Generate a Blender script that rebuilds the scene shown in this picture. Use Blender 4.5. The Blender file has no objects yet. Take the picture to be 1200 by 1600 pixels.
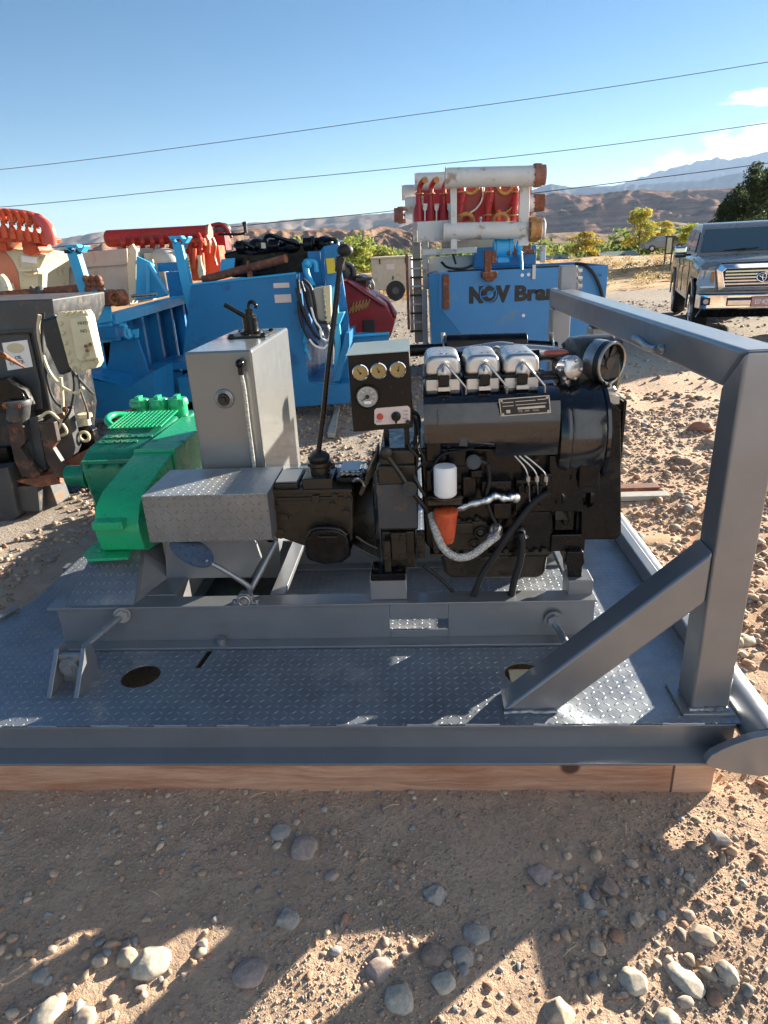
import bpy, bmesh, math, random
import numpy as np
from mathutils import Vector, Matrix, noise
random.seed(7); RNG = np.random.default_rng(7)
SC = bpy.context.scene
COL = SC.collection
R_ = math.radians
# ------------------------------------------------------------------ camera
F, CX, CY, CAMZ = 1030.0, 600.0, 800.0, 1.75
_wy = Vector((55, -415, F)).normalized()
_up = Vector((1, -0.05, 0)).cross(_wy).normalized()
if _up.y > 0: _up = -_up
_wx = _wy.cross(_up).normalized()
ROT = Matrix((_wx, _wy, _up))                 # camera-pixel frame (x right, y down, z forward) -> world
CAM = Vector((0, 0, CAMZ))
cd = bpy.data.cameras.new('camera'); cam = bpy.data.objects.new('camera', cd); COL.objects.link(cam)
cd.sensor_fit = 'HORIZONTAL'; cd.sensor_width = 36; cd.lens = F / 1200 * 36
cd.clip_start = 0.05; cd.clip_end = 60000
_m = Matrix((ROT @ Vector((1, 0, 0)), ROT @ Vector((0, -1, 0)), ROT @ Vector((0, 0, -1)))).transposed()
cam.matrix_world = Matrix.Translation(CAM) @ _m.to_4x4()
SC.camera = cam
SC.render.resolution_x = 768; SC.render.resolution_y = 1024
# ------------------------------------------------------------------ light
SUN_EL = R_(13.8); SHD = Vector((-0.762, -0.648))            # direction in which shadows fall on the ground
SUNV = Vector((-SHD.x * math.cos(SUN_EL), -SHD.y * math.cos(SUN_EL), math.sin(SUN_EL)))
sl = bpy.data.lights.new('sun', 'SUN'); sl.energy = 5.0; sl.angle = R_(0.55); sl.color = (1.0, 0.90, 0.74)
so = bpy.data.objects.new('sun', sl); COL.objects.link(so); so.location = (20, 20, 20)
so.rotation_euler = SUNV.to_track_quat('Z', 'Y').to_euler()
W = bpy.data.worlds.new('World'); SC.world = W; W.use_nodes = True
SC.view_settings.view_transform = 'Standard'; SC.view_settings.look = 'None'
SC.view_settings.exposure = 2.3; SC.view_settings.gamma = 1.0; SC.view_settings.use_curve_mapping = False

def world_nodes():
    nt = W.node_tree; nt.nodes.clear(); N = nt.nodes.new; L = nt.links.new
    out = N('ShaderNodeOutputWorld'); bg = N('ShaderNodeBackground'); bg.inputs[1].default_value = 0.05
    sky = N('ShaderNodeTexSky'); sky.sky_type = 'NISHITA'; sky.sun_disc = False
    sky.sun_elevation = SUN_EL; sky.sun_rotation = math.atan2(SUNV.x, SUNV.y)
    sky.altitude = 1200; sky.air_density = 1.0; sky.dust_density = 0.25; sky.ozone_density = 2.5
    hs = N('ShaderNodeHueSaturation'); hs.inputs['Saturation'].default_value = 1.2; hs.inputs['Value'].default_value = 0.59
    L(sky.outputs[0], hs.inputs['Color'])
    # a bank of cumulus low over the mountains
    tc = N('ShaderNodeTexCoord'); sp = N('ShaderNodeSeparateXYZ'); L(tc.outputs['Generated'], sp.inputs[0])
    def M(op, a, b=None, c=None):
        n = N('ShaderNodeMath'); n.operation = op
        for i, v in enumerate((a, b, c)):
            if v is None: continue
            if isinstance(v, (int, float)): n.inputs[i].default_value = v
            else: L(v, n.inputs[i])
        return n.outputs[0]
    az = M('ARCTAN2', sp.outputs[0], sp.outputs[1])
    el = M('ARCSINE', sp.outputs[2])
    cb = N('ShaderNodeCombineXYZ'); L(M('MULTIPLY', az, 1.0), cb.inputs[0]); L(M('MULTIPLY', el, 2.6), cb.inputs[1])
    no = N('ShaderNodeTexNoise'); no.inputs['Scale'].default_value = 21; no.inputs['Detail'].default_value = 7
    no.inputs['Roughness'].default_value = 0.58; L(cb.outputs[0], no.inputs['Vector'])
    # top of the bank rises from left to right
    def ramp(x, a, b):
        n = N('ShaderNodeMapRange'); n.interpolation_type = 'SMOOTHSTEP'
        n.inputs[1].default_value = a; n.inputs[2].default_value = b; L(x, n.inputs[0]); return n.outputs[0]
    top = M('ADD', 0.037, M('MULTIPLY', M('SUBTRACT', az, 0.17), 0.36))
    d = M('SUBTRACT', top, el)                                  # >0 below the top
    body = M('MULTIPLY', ramp(d, -0.012, 0.02), ramp(az, 0.125, 0.165))
    m1 = M('MULTIPLY', body, ramp(M('ADD', no.outputs[0], M('MULTIPLY', d, 5.0)), 0.44, 0.54))
    # a small detached cloud higher up on the right
    d2 = M('ADD', M('POWER', M('DIVIDE', M('SUBTRACT', az, 0.44), 0.075), 2.0), M('POWER', M('DIVIDE', M('SUBTRACT', el, 0.142), 0.012), 2.0))
    m2 = M('MULTIPLY', ramp(M('SUBTRACT', M('ADD', no.outputs[0], 0.35), M('MULTIPLY', d2, 0.45)), 0.45, 0.65), 0.85)
    mask = M('MAXIMUM', m1, m2)
    no2 = N('ShaderNodeTexNoise'); no2.inputs['Scale'].default_value = 30; no2.inputs['Detail'].default_value = 4; L(cb.outputs[0], no2.inputs['Vector'])
    cr = N('ShaderNodeMix'); cr.data_type = 'RGBA'; L(ramp(no2.outputs[0], 0.42, 0.60), cr.inputs[0])
    cr.inputs[6].default_value = (4.2, 4.8, 5.6, 1); cr.inputs[7].default_value = (7.6, 7.5, 7.2, 1)
    mx = N('ShaderNodeMix'); mx.data_type = 'RGBA'; L(mask, mx.inputs[0]); L(hs.outputs[0], mx.inputs[6]); L(cr.outputs[2], mx.inputs[7])
    L(mx.outputs[2], bg.inputs[0]); L(bg.outputs[0], out.inputs[0])
world_nodes()

# ------------------------------------------------------------------ helpers
def ray(x, y): return ROT @ Vector((x - CX, y - CY, F))
def G(x, y, z=0.03):                       # point of the level plane z seen at photo pixel (x, y)
    d = ray(x, y); return CAM + d * ((z - CAMZ) / d.z)
def V(x, y, Y):                            # point of the upright plane Y
    d = ray(x, y); return CAM + d * (Y / d.y)
def A(az, el, dist):
    return Vector((math.sin(R_(az)) * dist, math.cos(R_(az)) * dist, CAMZ + math.tan(R_(el)) * dist))

LOC = {}
def thing(name, label, cat, loc=(0, 0, 0), rotz=0, group=None):
    o = bpy.data.objects.new(name, None); COL.objects.link(o); o.location = loc; o.rotation_euler = (0, 0, rotz)
    o.empty_display_size = 0.1
    o['label'] = label; o['category'] = cat
    if group: o['group'] = group
    LOC[o] = Vector(loc); return o
def tag(o, label, cat, group=None):
    o['label'] = label; o['category'] = cat
    if group: o['group'] = group
    return o
def kind(o, k): o['kind'] = k; return o
def kids(o): return [c for c in bpy.data.objects if c.parent == o]
def copy_tree(o, parent=None):
    ch = kids(o); c = o.copy(); COL.objects.link(c)
    if parent is not None: c.parent = parent
    for k in ch: copy_tree(k, c)
    return c

SEP = {'cross_beam', 'rear_channel', 'pump_foot', 'side_castings', 'mount_straps', 'bell_flange', 'rear_panel', 'side_panel', 'bracket_legs',
       'front_castings', 'rear_sill', 'frame_leg', 'lower_leg', 'dark_base', 'leg', 'rusty_ledge', 'black_chock', 'side_window', 'seat', 'wiper', 'door_handle',
       'case_bolts', 'wheel_arch', 'weld_bead', 'tie_bracket', 'screws', 'switch_knobs', 'bolts', 'stub_bolts', 'shift_bolts', 'clutch_linkage', 'plugs_and_bolts'}
class MB:
    def __init__(s): s.bm = bmesh.new()
    def _xf(s, vs, M): bmesh.ops.transform(s.bm, matrix=M, verts=vs)
    def box(s, lo, hi, rot=None, piv=None, bev=0, seg=1):
        r = bmesh.ops.create_cube(s.bm, size=1); vs = r['verts']; lo = Vector(lo); hi = Vector(hi)
        M = Matrix.Translation((lo + hi) / 2) @ Matrix.Diagonal((abs(hi.x - lo.x), abs(hi.y - lo.y), abs(hi.z - lo.z), 1))
        s._xf(vs, M)
        if bev: 
            es = list({e for v in vs for e in v.link_edges}); n0 = set(s.bm.verts)-set(vs)
            bmesh.ops.bevel(s.bm, geom=es, offset=bev, segments=seg, affect='EDGES', profile=0.6)
            vs = [v for v in s.bm.verts if v not in n0]
        if rot is not None:
            p = Vector(piv) if piv is not None else (lo + hi) / 2
            s._xf(vs, Matrix.Translation(p) @ rot.to_4x4() @ Matrix.Translation(-p))
        return s
    def bxp(s, x0, y0, x1, y1, Y, dep, bev=0.0, seg=1):
        ym = (y0 + y1) / 2; xm = (x0 + x1) / 2
        X0 = V(x0, ym, Y).x; X1 = V(x1, ym, Y).x; z1 = V(xm, y0, Y).z; z0 = V(xm, y1, Y).z
        return s.box((X0, Y, z0), (X1, Y + dep, z1), bev=bev, seg=seg)
    def cyl(s, p0, p1, r, r2=None, n=20, caps=True):
        p0 = Vector(p0); p1 = Vector(p1); d = p1 - p0; L = d.length
        if L < 1e-6: return s
        q = d.to_track_quat('Z', 'Y').to_matrix().to_4x4()
        bmesh.ops.create_cone(s.bm, cap_ends=caps, segments=n, radius1=r, radius2=r if r2 is None else r2, depth=L,
                              matrix=Matrix.Translation((p0 + p1) / 2) @ q)
        return s
    def tube(s, pts, r, n=10, smooth=True, closed=False):
        pts = [Vector(p) for p in pts]
        if smooth and len(pts) > 2: pts = spline(pts, 6)
        rings = []; prev = None
        for i, p in enumerate(pts):
            t = (pts[min(i + 1, len(pts) - 1)] - pts[max(i - 1, 0)]).normalized()
            if prev is None:
                a = Vector((0, 0, 1)) if abs(t.z) < .9 else Vector((1, 0, 0)); u = t.cross(a).normalized()
            else:
                u = (prev - t * prev.dot(t)).normalized()
            prev = u; w = t.cross(u); rr = r(i / (len(pts) - 1)) if callable(r) else r
            rings.append([s.bm.verts.new(p + (u * math.cos(k * 2 * math.pi / n) + w * math.sin(k * 2 * math.pi / n)) * rr) for k in range(n)])
        for a, b in zip(rings, rings[1:]):
            for k in range(n): s.bm.faces.new((a[k], a[(k + 1) % n], b[(k + 1) % n], b[k]))
        s.bm.faces.new(rings[0][::-1]); s.bm.faces.new(rings[-1])
        return s
    def sph(s, c, r, sc=(1, 1, 1), u=20, v=12, rot=None):
        M = Matrix.Translation(Vector(c)) @ (rot.to_4x4() if rot else Matrix()) @ Matrix.Diagonal((sc[0], sc[1], sc[2], 1))
        bmesh.ops.create_uvsphere(s.bm, u_segments=u, v_segments=v, radius=r, matrix=M); return s
    def prism(s, poly, vec):                     # poly: list of 3D points, extruded by vec
        vec = Vector(vec); a = [s.bm.verts.new(Vector(p)) for p in poly]; b = [s.bm.verts.new(Vector(p) + vec) for p in poly]
        n = len(a); fs = [s.bm.faces.new(a), s.bm.faces.new(b[::-1])]
        for i in range(n): fs.append(s.bm.faces.new((a[i], b[i], b[(i + 1) % n], a[(i + 1) % n])))
        bmesh.ops.recalc_face_normals(s.bm, faces=fs); return s
    def pxp(s, pts, Y, dep):                     # outline traced at plane Y, given thickness dep
        return s.prism([V(x, y, Y) for x, y in pts], (0, dep, 0))
    def lathe(s, prof, org, axis=(0, 0, 1), n=28):
        org = Vector(org); q = Vector(axis).to_track_quat('Z', 'Y').to_matrix(); rings = []
        for r, h in prof:
            rings.append([s.bm.verts.new(org + q @ Vector((max(r, 1e-4) * math.cos(2 * math.pi * k / n), max(r, 1e-4) * math.sin(2 * math.pi * k / n), h))) for k in range(n)])
        fs = []
        for a, b in zip(rings, rings[1:]):
            for k in range(n): fs.append(s.bm.faces.new((a[k], a[(k + 1) % n], b[(k + 1) % n], b[k])))
        fs.append(s.bm.faces.new(rings[0][::-1])); fs.append(s.bm.faces.new(rings[-1]))
        bmesh.ops.recalc_face_normals(s.bm, faces=fs); return s
    def torus(s, c, R, r, axis=(0, 0, 1), n=28, m=8):
        q = Vector(axis).to_track_quat('Z', 'Y').to_matrix(); c = Vector(c); g = []
        for i in range(n):
            a = 2 * math.pi * i / n
            g.append([s.bm.verts.new(c + q @ Vector(((R + r * math.cos(2 * math.pi * j / m)) * math.cos(a), (R + r * math.cos(2 * math.pi * j / m)) * math.sin(a), r * math.sin(2 * math.pi * j / m)))) for j in range(m)])
        for i in range(n):
            for j in range(m): s.bm.faces.new((g[i][j], g[(i + 1) % n][j], g[(i + 1) % n][(j + 1) % m], g[i][(j + 1) % m]))
        return s
    def bolt(s, c, axis, r=.012, h=.008):        # hexagon head
        c = Vector(c); a = Vector(axis).normalized(); s.cyl(c, c + a * h, r, n=6); s.cyl(c, c + a * h * .25, r * 1.35, n=14); return s
    def build(s, name, mat, parent=None, smooth=True, bev=0, seg=2, local=False, ang=38):
        me = bpy.data.meshes.new(name)
        if parent is not None and not local: bmesh.ops.translate(s.bm, verts=s.bm.verts, vec=-LOC[parent])
        if name in SEP:                                   # every loose piece becomes a part of its own
            s.bm.verts.ensure_lookup_table(); seen = set(); first = None
            for v0 in s.bm.verts:
                if v0 in seen: continue
                st = [v0]; isl = []; seen.add(v0)
                while st:
                    v = st.pop(); isl.append(v)
                    for e in v.link_edges:
                        w = e.other_vert(v)
                        if w not in seen: seen.add(w); st.append(w)
                m = MB(); mp = {v: m.bm.verts.new(v.co) for v in isl}
                for f_ in {f_ for v in isl for f_ in v.link_faces}:
                    m.bm.faces.new([mp[v] for v in f_.verts])
                SEP.discard(name); o = m.build(name, mat, parent, smooth, bev, seg, True, ang); SEP.add(name); first = first or o
            s.bm.free(); bpy.data.meshes.remove(me); return first
        s.bm.normal_update(); s.bm.to_mesh(me); s.bm.free()
        if smooth and len(me.polygons):
            me.shade_smooth(); me.set_sharp_from_angle(angle=R_(ang))
        me.materials.append(mat)
        o = bpy.data.objects.new(name, me); COL.objects.link(o)
        if parent is not None: o.parent = parent; LOC[o] = LOC[parent]
        else: LOC[o] = Vector((0, 0, 0))
        if bev:
            b = o.modifiers.new('bevel', 'BEVEL'); b.width = bev; b.segments = seg; b.limit_method = 'ANGLE'; b.angle_limit = R_(40)
            b.harden_normals = True
        return o

def spline(pts, k=6):
    P = [pts[0] * 2 - pts[1]] + list(pts) + [pts[-1] * 2 - pts[-2]]; out = []
    for i in range(1, len(P) - 2):
        for j in range(k):
            t = j / k; a, b, c, d = P[i - 1], P[i], P[i + 1], P[i + 2]
            out.append(0.5 * ((2 * b) + (c - a) * t + (2 * a - 5 * b + 4 * c - d) * t * t + (3 * b - a - 3 * c + d) * t ** 3))
    out.append(P[-2]); return out

def text(name, s, size, org, xd, up, mat, parent, thick=.002, bold=0.0, sx=1.0, local=False, shear=0, center=False):
    cu = bpy.data.curves.new('t', 'FONT'); cu.body = s; cu.size = size; cu.extrude = thick; cu.offset = bold; cu.shear = shear
    if center: cu.align_x = 'CENTER'; cu.align_y = 'CENTER'
    cu.resolution_u = 3
    t = bpy.data.objects.new('t', cu); COL.objects.link(t)
    bpy.context.view_layer.update()
    me = bpy.data.meshes.new_from_object(t.evaluated_get(bpy.context.evaluated_depsgraph_get()))
    bpy.data.objects.remove(t)
    xd = Vector(xd).normalized(); up = Vector(up); up = (up - xd * up.dot(xd)).normalized(); zd = xd.cross(up)
    M = Matrix((xd * sx, up, zd)).transposed().to_4x4(); M.translation = Vector(org) - (LOC[parent] if not local else Vector())
    me.transform(M); me.materials.clear(); me.materials.append(mat); me.name = name
    o = bpy.data.objects.new(name, me); COL.objects.link(o); o.parent = parent; LOC[o] = LOC[parent]
    return o

# ------------------------------------------------------------------ materials
class NT:
    def __init__(s, name):
        s.m = bpy.data.materials.new(name); s.m.use_nodes = True; s.t = s.m.node_tree
        s.b = s.t.nodes['Principled BSDF']; s.tc = s.N('ShaderNodeTexCoord')
    def N(s, k): return s.t.nodes.new(k)
    def L(s, a, b): s.t.links.new(a, b)
    def M(s, op, a, b=None, c=None):
        n = s.N('ShaderNodeMath'); n.operation = op
        for i, v in enumerate((a, b, c)):
            if v is None: continue
            if isinstance(v, (int, float)): n.inputs[i].default_value = v
            else: s.L(v, n.inputs[i])
        return n.outputs[0]
    def noise(s, sc, det=4, ro=.55, vec=None, scl=None):
        n = s.N('ShaderNodeTexNoise'); n.inputs['Scale'].default_value = sc; n.inputs['Detail'].default_value = det; n.inputs['Roughness'].default_value = ro
        v = vec or s.tc.outputs['Object']
        if scl:
            mp = s.N('ShaderNodeMapping'); mp.inputs['Scale'].default_value = scl; s.L(v, mp.inputs[0]); v = mp.outputs[0]
        s.L(v, n.inputs['Vector']); return n.outputs[0]
    def vor(s, sc, feat='F1', vec=None, out=0):
        n = s.N('ShaderNodeTexVoronoi'); n.inputs['Scale'].default_value = sc; n.feature = feat
        s.L(vec or s.tc.outputs['Object'], n.inputs['Vector']); return n.outputs[out]
    def rng(s, x, a, b, c=0., d=1.):
        n = s.N('ShaderNodeMapRange'); n.interpolation_type = 'SMOOTHSTEP'; s.L(x, n.inputs[0])
        for i, v in zip((1, 2, 3, 4), (a, b, c, d)): n.inputs[i].default_value = v
        return n.outputs[0]
    def mix(s, f, a, b, mode='MIX'):
        n = s.N('ShaderNodeMix'); n.data_type = 'RGBA'; n.blend_type = mode
        for i, v in ((0, f), (6, a), (7, b)):
            if isinstance(v, (int, float)): n.inputs[i].default_value = v if i == 0 else (v, v, v, 1)
            elif isinstance(v, tuple): n.inputs[i].default_value = (*v[:3], 1)
            else: s.L(v, n.inputs[i])
        return n.outputs[2]
    def bump(s, h, st, dist, nrm=None):
        n = s.N('ShaderNodeBump'); n.inputs['Strength'].default_value = st; n.inputs['Distance'].default_value = dist
        s.L(h, n.inputs['Height'])
        if nrm: s.L(nrm, n.inputs['Normal'])
        return n.outputs[0]

def mul(c, k): return tuple(min(1, v * k) for v in c[:3])
def paint(name, col, rough=.4, metal=0., var=.12, vs=6, bump=.0, bs=60, dirt=None, da=0., ds=4, coat=0., spec=.5):
    n = NT(name); c = n.mix(n.rng(n.noise(vs, 5), .3, .7), mul(col, 1 - var), mul(col, 1 + var))
    fine = n.noise(vs * 9, 4, .7)
    c = n.mix(n.rng(fine, .25, .75), mul(col, 1 - var * .5), c) if var > .075 else c
    r = n.rng(n.noise(vs * 2.3, 6, .65), .3, .7, max(rough - min(.12, var), .03), min(rough + min(.14, var), 1))
    if dirt:
        f = n.rng(n.noise(ds, 8, .68), .62 - da * .35, .72 - da * .3)
        c = n.mix(f, c, dirt); r = n.M('ADD', r, n.M('MULTIPLY', f, .3))
        n.L(n.M('MULTIPLY', n.M('SUBTRACT', 1.0, f), metal), n.b.inputs['Metallic'])
    else: n.b.inputs['Metallic'].default_value = metal
    n.L(c, n.b.inputs['Base Color']); n.L(r, n.b.inputs['Roughness'])
    n.b.inputs['Coat Weight'].default_value = coat; n.b.inputs['Coat Roughness'].default_value = .08
    n.b.inputs['Specular IOR Level'].default_value = spec
    h = n.noise(bs, 5, .6); n.L(n.bump(h, max(bump, .02), .0025), n.b.inputs['Normal'])
    return n.m

def plate(name, col, axes, cell=.029, rough=.36):        # raised diamond tread
    n = NT(name); sp = n.N('ShaderNodeSeparateXYZ'); n.L(n.tc.outputs['Object'], sp.inputs[0])
    u = n.M('DIVIDE', sp.outputs[axes[0]], cell); v = n.M('DIVIDE', sp.outputs[axes[1]], cell)
    par = n.M('SUBTRACT', n.M('MULTIPLY', n.M('MODULO', n.M('ABSOLUTE', n.M('ADD', n.M('FLOOR', u), n.M('FLOOR', v))), 2.0), 2.0), 1.0)
    fu = n.M('SUBTRACT', n.M('FRACT', u), .5); fv = n.M('SUBTRACT', n.M('FRACT', v), .5); pv = n.M('MULTIPLY', fv, par)
    a = n.M('DIVIDE', n.M('ADD', fu, pv), .50); b = n.M('DIVIDE', n.M('SUBTRACT', fu, pv), .17)
    d = n.M('ADD', n.M('POWER', n.M('ABSOLUTE', a), 2.0), n.M('POWER', n.M('ABSOLUTE', b), 2.0))
    h = n.rng(d, .25, 1.0, 1., 0.)
    c = n.mix(n.rng(n.noise(5, 6), .3, .7), mul(col, .86), mul(col, 1.12))
    c = n.mix(n.M('MULTIPLY', h, .4), c, mul(col, 1.6))
    dust = n.rng(n.noise(3.1, 9, .7), .52, .72); c = n.mix(n.M('MULTIPLY', dust, .35), c, (.36, .31, .26))
    n.L(c, n.b.inputs['Base Color']); n.L(n.M('MULTIPLY', n.M('SUBTRACT', 1.0, n.M('MULTIPLY', dust, .5)), .65), n.b.inputs['Metallic'])
    n.L(n.M('ADD', n.M('MULTIPLY', dust, .2), n.rng(n.noise(9, 6, .7), .3, .7, rough - .08, rough + .12)), n.b.inputs['Roughness'])
    n1 = n.bump(n.noise(140, 3), .12, .002); n.L(n.bump(h, .85, .005, n1), n.b.inputs['Normal'])
    return n.m

GREY = (.235, .25, .265)
m_grey = paint('grey_paint', (.235, .245, .262), .35, .55, var=.05, bump=.02, bs=14, coat=.25)
m_tank = paint('grey_tank_paint', (.19, .195, .192), .24, .25, var=.03, bump=.02, bs=6, coat=.4)
m_deck = plate('deck_diamond_plate', (.235, .262, .30), (0, 1), .032, .44)
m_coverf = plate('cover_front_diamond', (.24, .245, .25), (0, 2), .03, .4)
m_covert = plate('cover_top_diamond', (.38, .39, .395), (0, 1), .03, .45)  # paler than the front panel: sunlight on the top painted into the colour
m_blk = paint('black_paint', (.004, .004, .005), .25, var=.3, bump=.12, bs=45, dirt=(.018, .014, .01), da=.12, ds=7, spec=.28)
m_blkg = paint('black_gloss', (.008, .009, .011), .16, var=.2, bump=.03, bs=8, coat=.6)
m_blkb = paint('black_brownish', (.020, .015, .0095), .33, var=.3, vs=8, bump=.3, bs=50, dirt=(.045, .032, .018), da=.15, ds=9, spec=.45)
m_rub = paint('rubber', (.008, .008, .009), .62, bump=.1)
m_alu = paint('cast_aluminium', (.50, .49, .48), .30, .85, var=.07, bump=.05, bs=22)
m_steel = paint('steel', (.45, .44, .42), .35, .9, var=.2, bump=.1)
m_chrome = paint('chrome', (.82, .82, .84), .07, 1.0, var=.02)
m_green = paint('green_paint', (.014, .36, .15), .3, var=.1, bump=.06, bs=30, dirt=(.02, .14, .08), da=.1, ds=8)
m_greeng = paint('green_pump_paint', (.008, .18, .095), .3, var=.15, bump=.12, bs=40, dirt=(.02, .10, .06), da=.15, ds=8)
m_maroon = paint('maroon_paint', (.20, .008, .014), .38, var=.25, bump=.1, dirt=(.12, .04, .03), da=.2)
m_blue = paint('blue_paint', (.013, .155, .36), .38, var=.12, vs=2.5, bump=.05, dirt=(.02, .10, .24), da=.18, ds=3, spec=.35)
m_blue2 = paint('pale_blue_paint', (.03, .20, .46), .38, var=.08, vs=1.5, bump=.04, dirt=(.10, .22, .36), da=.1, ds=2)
m_cyan = paint('sunlit_and_light_blue_paint', (.03, .33, .60), .4, var=.12, bump=.05)  # brighter blue: sunlight painted on rails, posts and plates; plain paint on the motor
m_white = paint('white_paint', (.55, .55, .53), .45, var=.08, bump=.05, dirt=(.30, .24, .18), da=.22, ds=5)
m_cream = paint('cream_paint', (.60, .52, .34), .5, var=.1, bump=.06, dirt=(.34, .27, .18), da=.2, ds=6)
m_tan = paint('tan_paint', (.37, .35, .31), .55, var=.1, bump=.05, dirt=(.25, .2, .15), da=.25, ds=2)
m_red = paint('red_paint', (.36, .022, .012), .42, var=.2, bump=.08, dirt=(.22, .04, .02), da=.25, ds=5)
m_orange = paint('orange_red_paint', (.62, .075, .012), .42, var=.15, bump=.06, dirt=(.35, .06, .02), da=.2, ds=5)
m_redc = paint('red_cone', (.34, .010, .016), .4, var=.15)
m_rust = paint('rust', (.16, .055, .03), .75, var=.4, vs=20, bump=.4, bs=80, dirt=(.30, .12, .05), da=.35, ds=15)
m_brass = paint('brass_brown', (.42, .22, .08), .5, .3, var=.3, vs=15, bump=.2)
m_dkm = paint('black_machine_paint', (.016, .018, .02), .42, var=.35, vs=5, bump=.15, dirt=(.08, .055, .04), da=.22, ds=4)
m_dkm2 = paint('faded_black_paint', (.05, .053, .057), .5, var=.25, vs=7, bump=.12, dirt=(.14, .085, .05), da=.22, ds=8)
m_gold = paint('gauge_face', (.34, .23, .075), .35, var=.25, vs=25)
m_wht = paint('white_plastic', (.78, .77, .75), .35, var=.03)
m_ink = paint('black_ink', (.01, .01, .012), .5)
m_pink = paint('pale_pink_label', (.62, .5, .46), .5, var=.1)
m_foil = paint('foil', (.8, .8, .78), .22, 1.0, bump=1.0, bs=70)
m_bowl = paint('orange_bowl', (.55, .09, .03), .3, var=.25, vs=12)
m_knob = paint('red_button', (.5, .05, .04), .3)
def wood():
    n = NT('timber'); g = n.noise(5, 8, .62, scl=(.9, 11, 11)); k = n.vor(2.6); 
    c = n.mix(n.rng(g, .3, .7), (.50, .25, .16), (.72, .46, .32)); c = n.mix(n.rng(n.noise(60, 4, .7, scl=(.08, 1, 1)), .45, .65), c, (.42, .22, .14))
    c = n.mix(n.rng(k, .05, .09, 1., 0.), c, (.09, .035, .02)); c = n.mix(n.rng(n.noise(1.3, 3), .55, .75), c, (.42, .33, .25))
    n.L(c, n.b.inputs['Base Color']); n.b.inputs['Roughness'].default_value = .7
    n.L(n.bump(g, .8, .006), n.b.inputs['Normal']); return n.m
m_wood = wood()
def wood():
    n = NT('rough_timber'); w = n.noise(2.0, 3, .5, scl=(1, 3, 3)); mp = n.N('ShaderNodeMapping'); mp.inputs['Scale'].default_value = (1.6, 20, 20); n.L(n.tc.outputs['Object'], mp.inputs[0])
    ad = n.N('ShaderNodeVectorMath'); ad.operation = 'ADD'; n.L(mp.outputs[0], ad.inputs[0]); cb = n.N('ShaderNodeCombineXYZ'); n.L(n.M('MULTIPLY', w, 2.2), cb.inputs[2]); n.L(cb.outputs[0], ad.inputs[1])
    g = n.noise(1.6, 8, .7, vec=ad.outputs[0]); c = n.mix(n.rng(g, .32, .68), (.38, .17, .095), (.60, .345, .22))
    fib = n.noise(26, 5, .8, scl=(.35, 5, 5)); c = n.mix(n.M('MULTIPLY', n.rng(fib, .5, .72), .55), c, (.33, .18, .12))
    sp = n.N('ShaderNodeSeparateXYZ'); n.L(n.tc.outputs['Object'], sp.inputs[0]); X = sp.outputs[0]
    c = n.mix(n.M('MULTIPLY', n.rng(X, .79, .795), .5), c, (.66, .44, .30))                       # paler end piece past the joint
    c = n.mix(n.M('MULTIPLY', n.rng(n.M('ABSOLUTE', n.M('SUBTRACT', X, .79)), .002, .006, 1., 0.), .85), c, (.05, .025, .02))
    k = n.vor(3.3); c = n.mix(n.rng(k, .09, .14, 1., 0.), c, (.10, .045, .03))
    c = n.mix(n.M('MULTIPLY', n.rng(n.noise(1.1, 4), .52, .7), .6), c, (.40, .34, .28))
    n.L(c, n.b.inputs['Base Color']); n.b.inputs['Roughness'].default_value = .8
    n.L(n.bump(fib, .7, .003, n.bump(g, .8, .008)), n.b.inputs['Normal']); return n.m
m_wood = wood()
def clear_hose():
    n = NT('braided_hose'); w = n.noise(160, 2); n.L(n.mix(n.rng(w, .4, .6), (.25, .24, .22), (.6, .58, .54)), n.b.inputs['Base Color'])
    n.b.inputs['Roughness'].default_value = .3; n.b.inputs['Alpha'].default_value = .8; return n.m
m_hose = clear_hose()
def glass(name, col, rough=.03):
    n = NT(name); n.b.inputs['Base Color'].default_value = (*col, 1); n.b.inputs['Roughness'].default_value = rough
    n.b.inputs['Specular IOR Level'].default_value = .9; n.b.inputs['Coat Weight'].default_value = 1; n.b.inputs['Coat Roughness'].default_value = .02; return n.m
m_glass = glass('vehicle_glass', (.05, .08, .085)); m_glass_house = glass('window_glass', (.05, .06, .07))
# ------------------------------------------------------------------ ground
def sstep(t): t = min(1, max(0, t)); return t * t * (3 - 2 * t)
def gh(x, y):
    r = math.hypot(x, y); h = 0.03
    if r < 30:
        a = 1.0
        if -2.4 < x < 1.2 and 1.8 < y < 4.8: a = 0.15
        h += a * (0.016 * noise.noise(Vector((x * 1.7, y * 1.7, 0))) + 0.007 * noise.noise(Vector((x * 7, y * 7, 3))) + .0035 * noise.noise(Vector((x * 19, y * 19, 8))))
        if x > 1.15 and y > 1.2: h += 0.05 * sstep((x - 1.15) / .8) * noise.noise(Vector((x * 1.3, y * 1.3, 5)))
    else:
        h += 0.12 * noise.noise(Vector((x * .15, y * .15, 1))) * sstep((r - 30) / 20)
    h -= 9 * sstep((r - 62) / 190)
    if r > 300: h += 3 * noise.noise(Vector((x * .004, y * .004, 2)))
    return h
def axis_(dense, lo, hi, step, grow, far):
    a = list(np.arange(lo, hi, step)); s = step; v = a[-1]
    while v < far: s *= grow; v += s; a.append(v)
    s = step; v = a[0]; b = []
    while v > -dense: s *= grow; v -= s; b.append(v)
    return b[::-1] + a
xs = axis_(32000, -1.9, 2.2, .021, 1.085, 32000); ys = axis_(6, .8, 2.6, .018, 1.05, 34000)
ys = [y for y in ys if y > -6]
nx, ny = len(xs), len(ys)
vv = np.array([(x, y, gh(x, y)) for y in ys for x in xs], dtype=np.float32)
ii = (np.arange(ny - 1)[:, None] * nx + np.arange(nx - 1)[None, :]).ravel()
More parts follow.
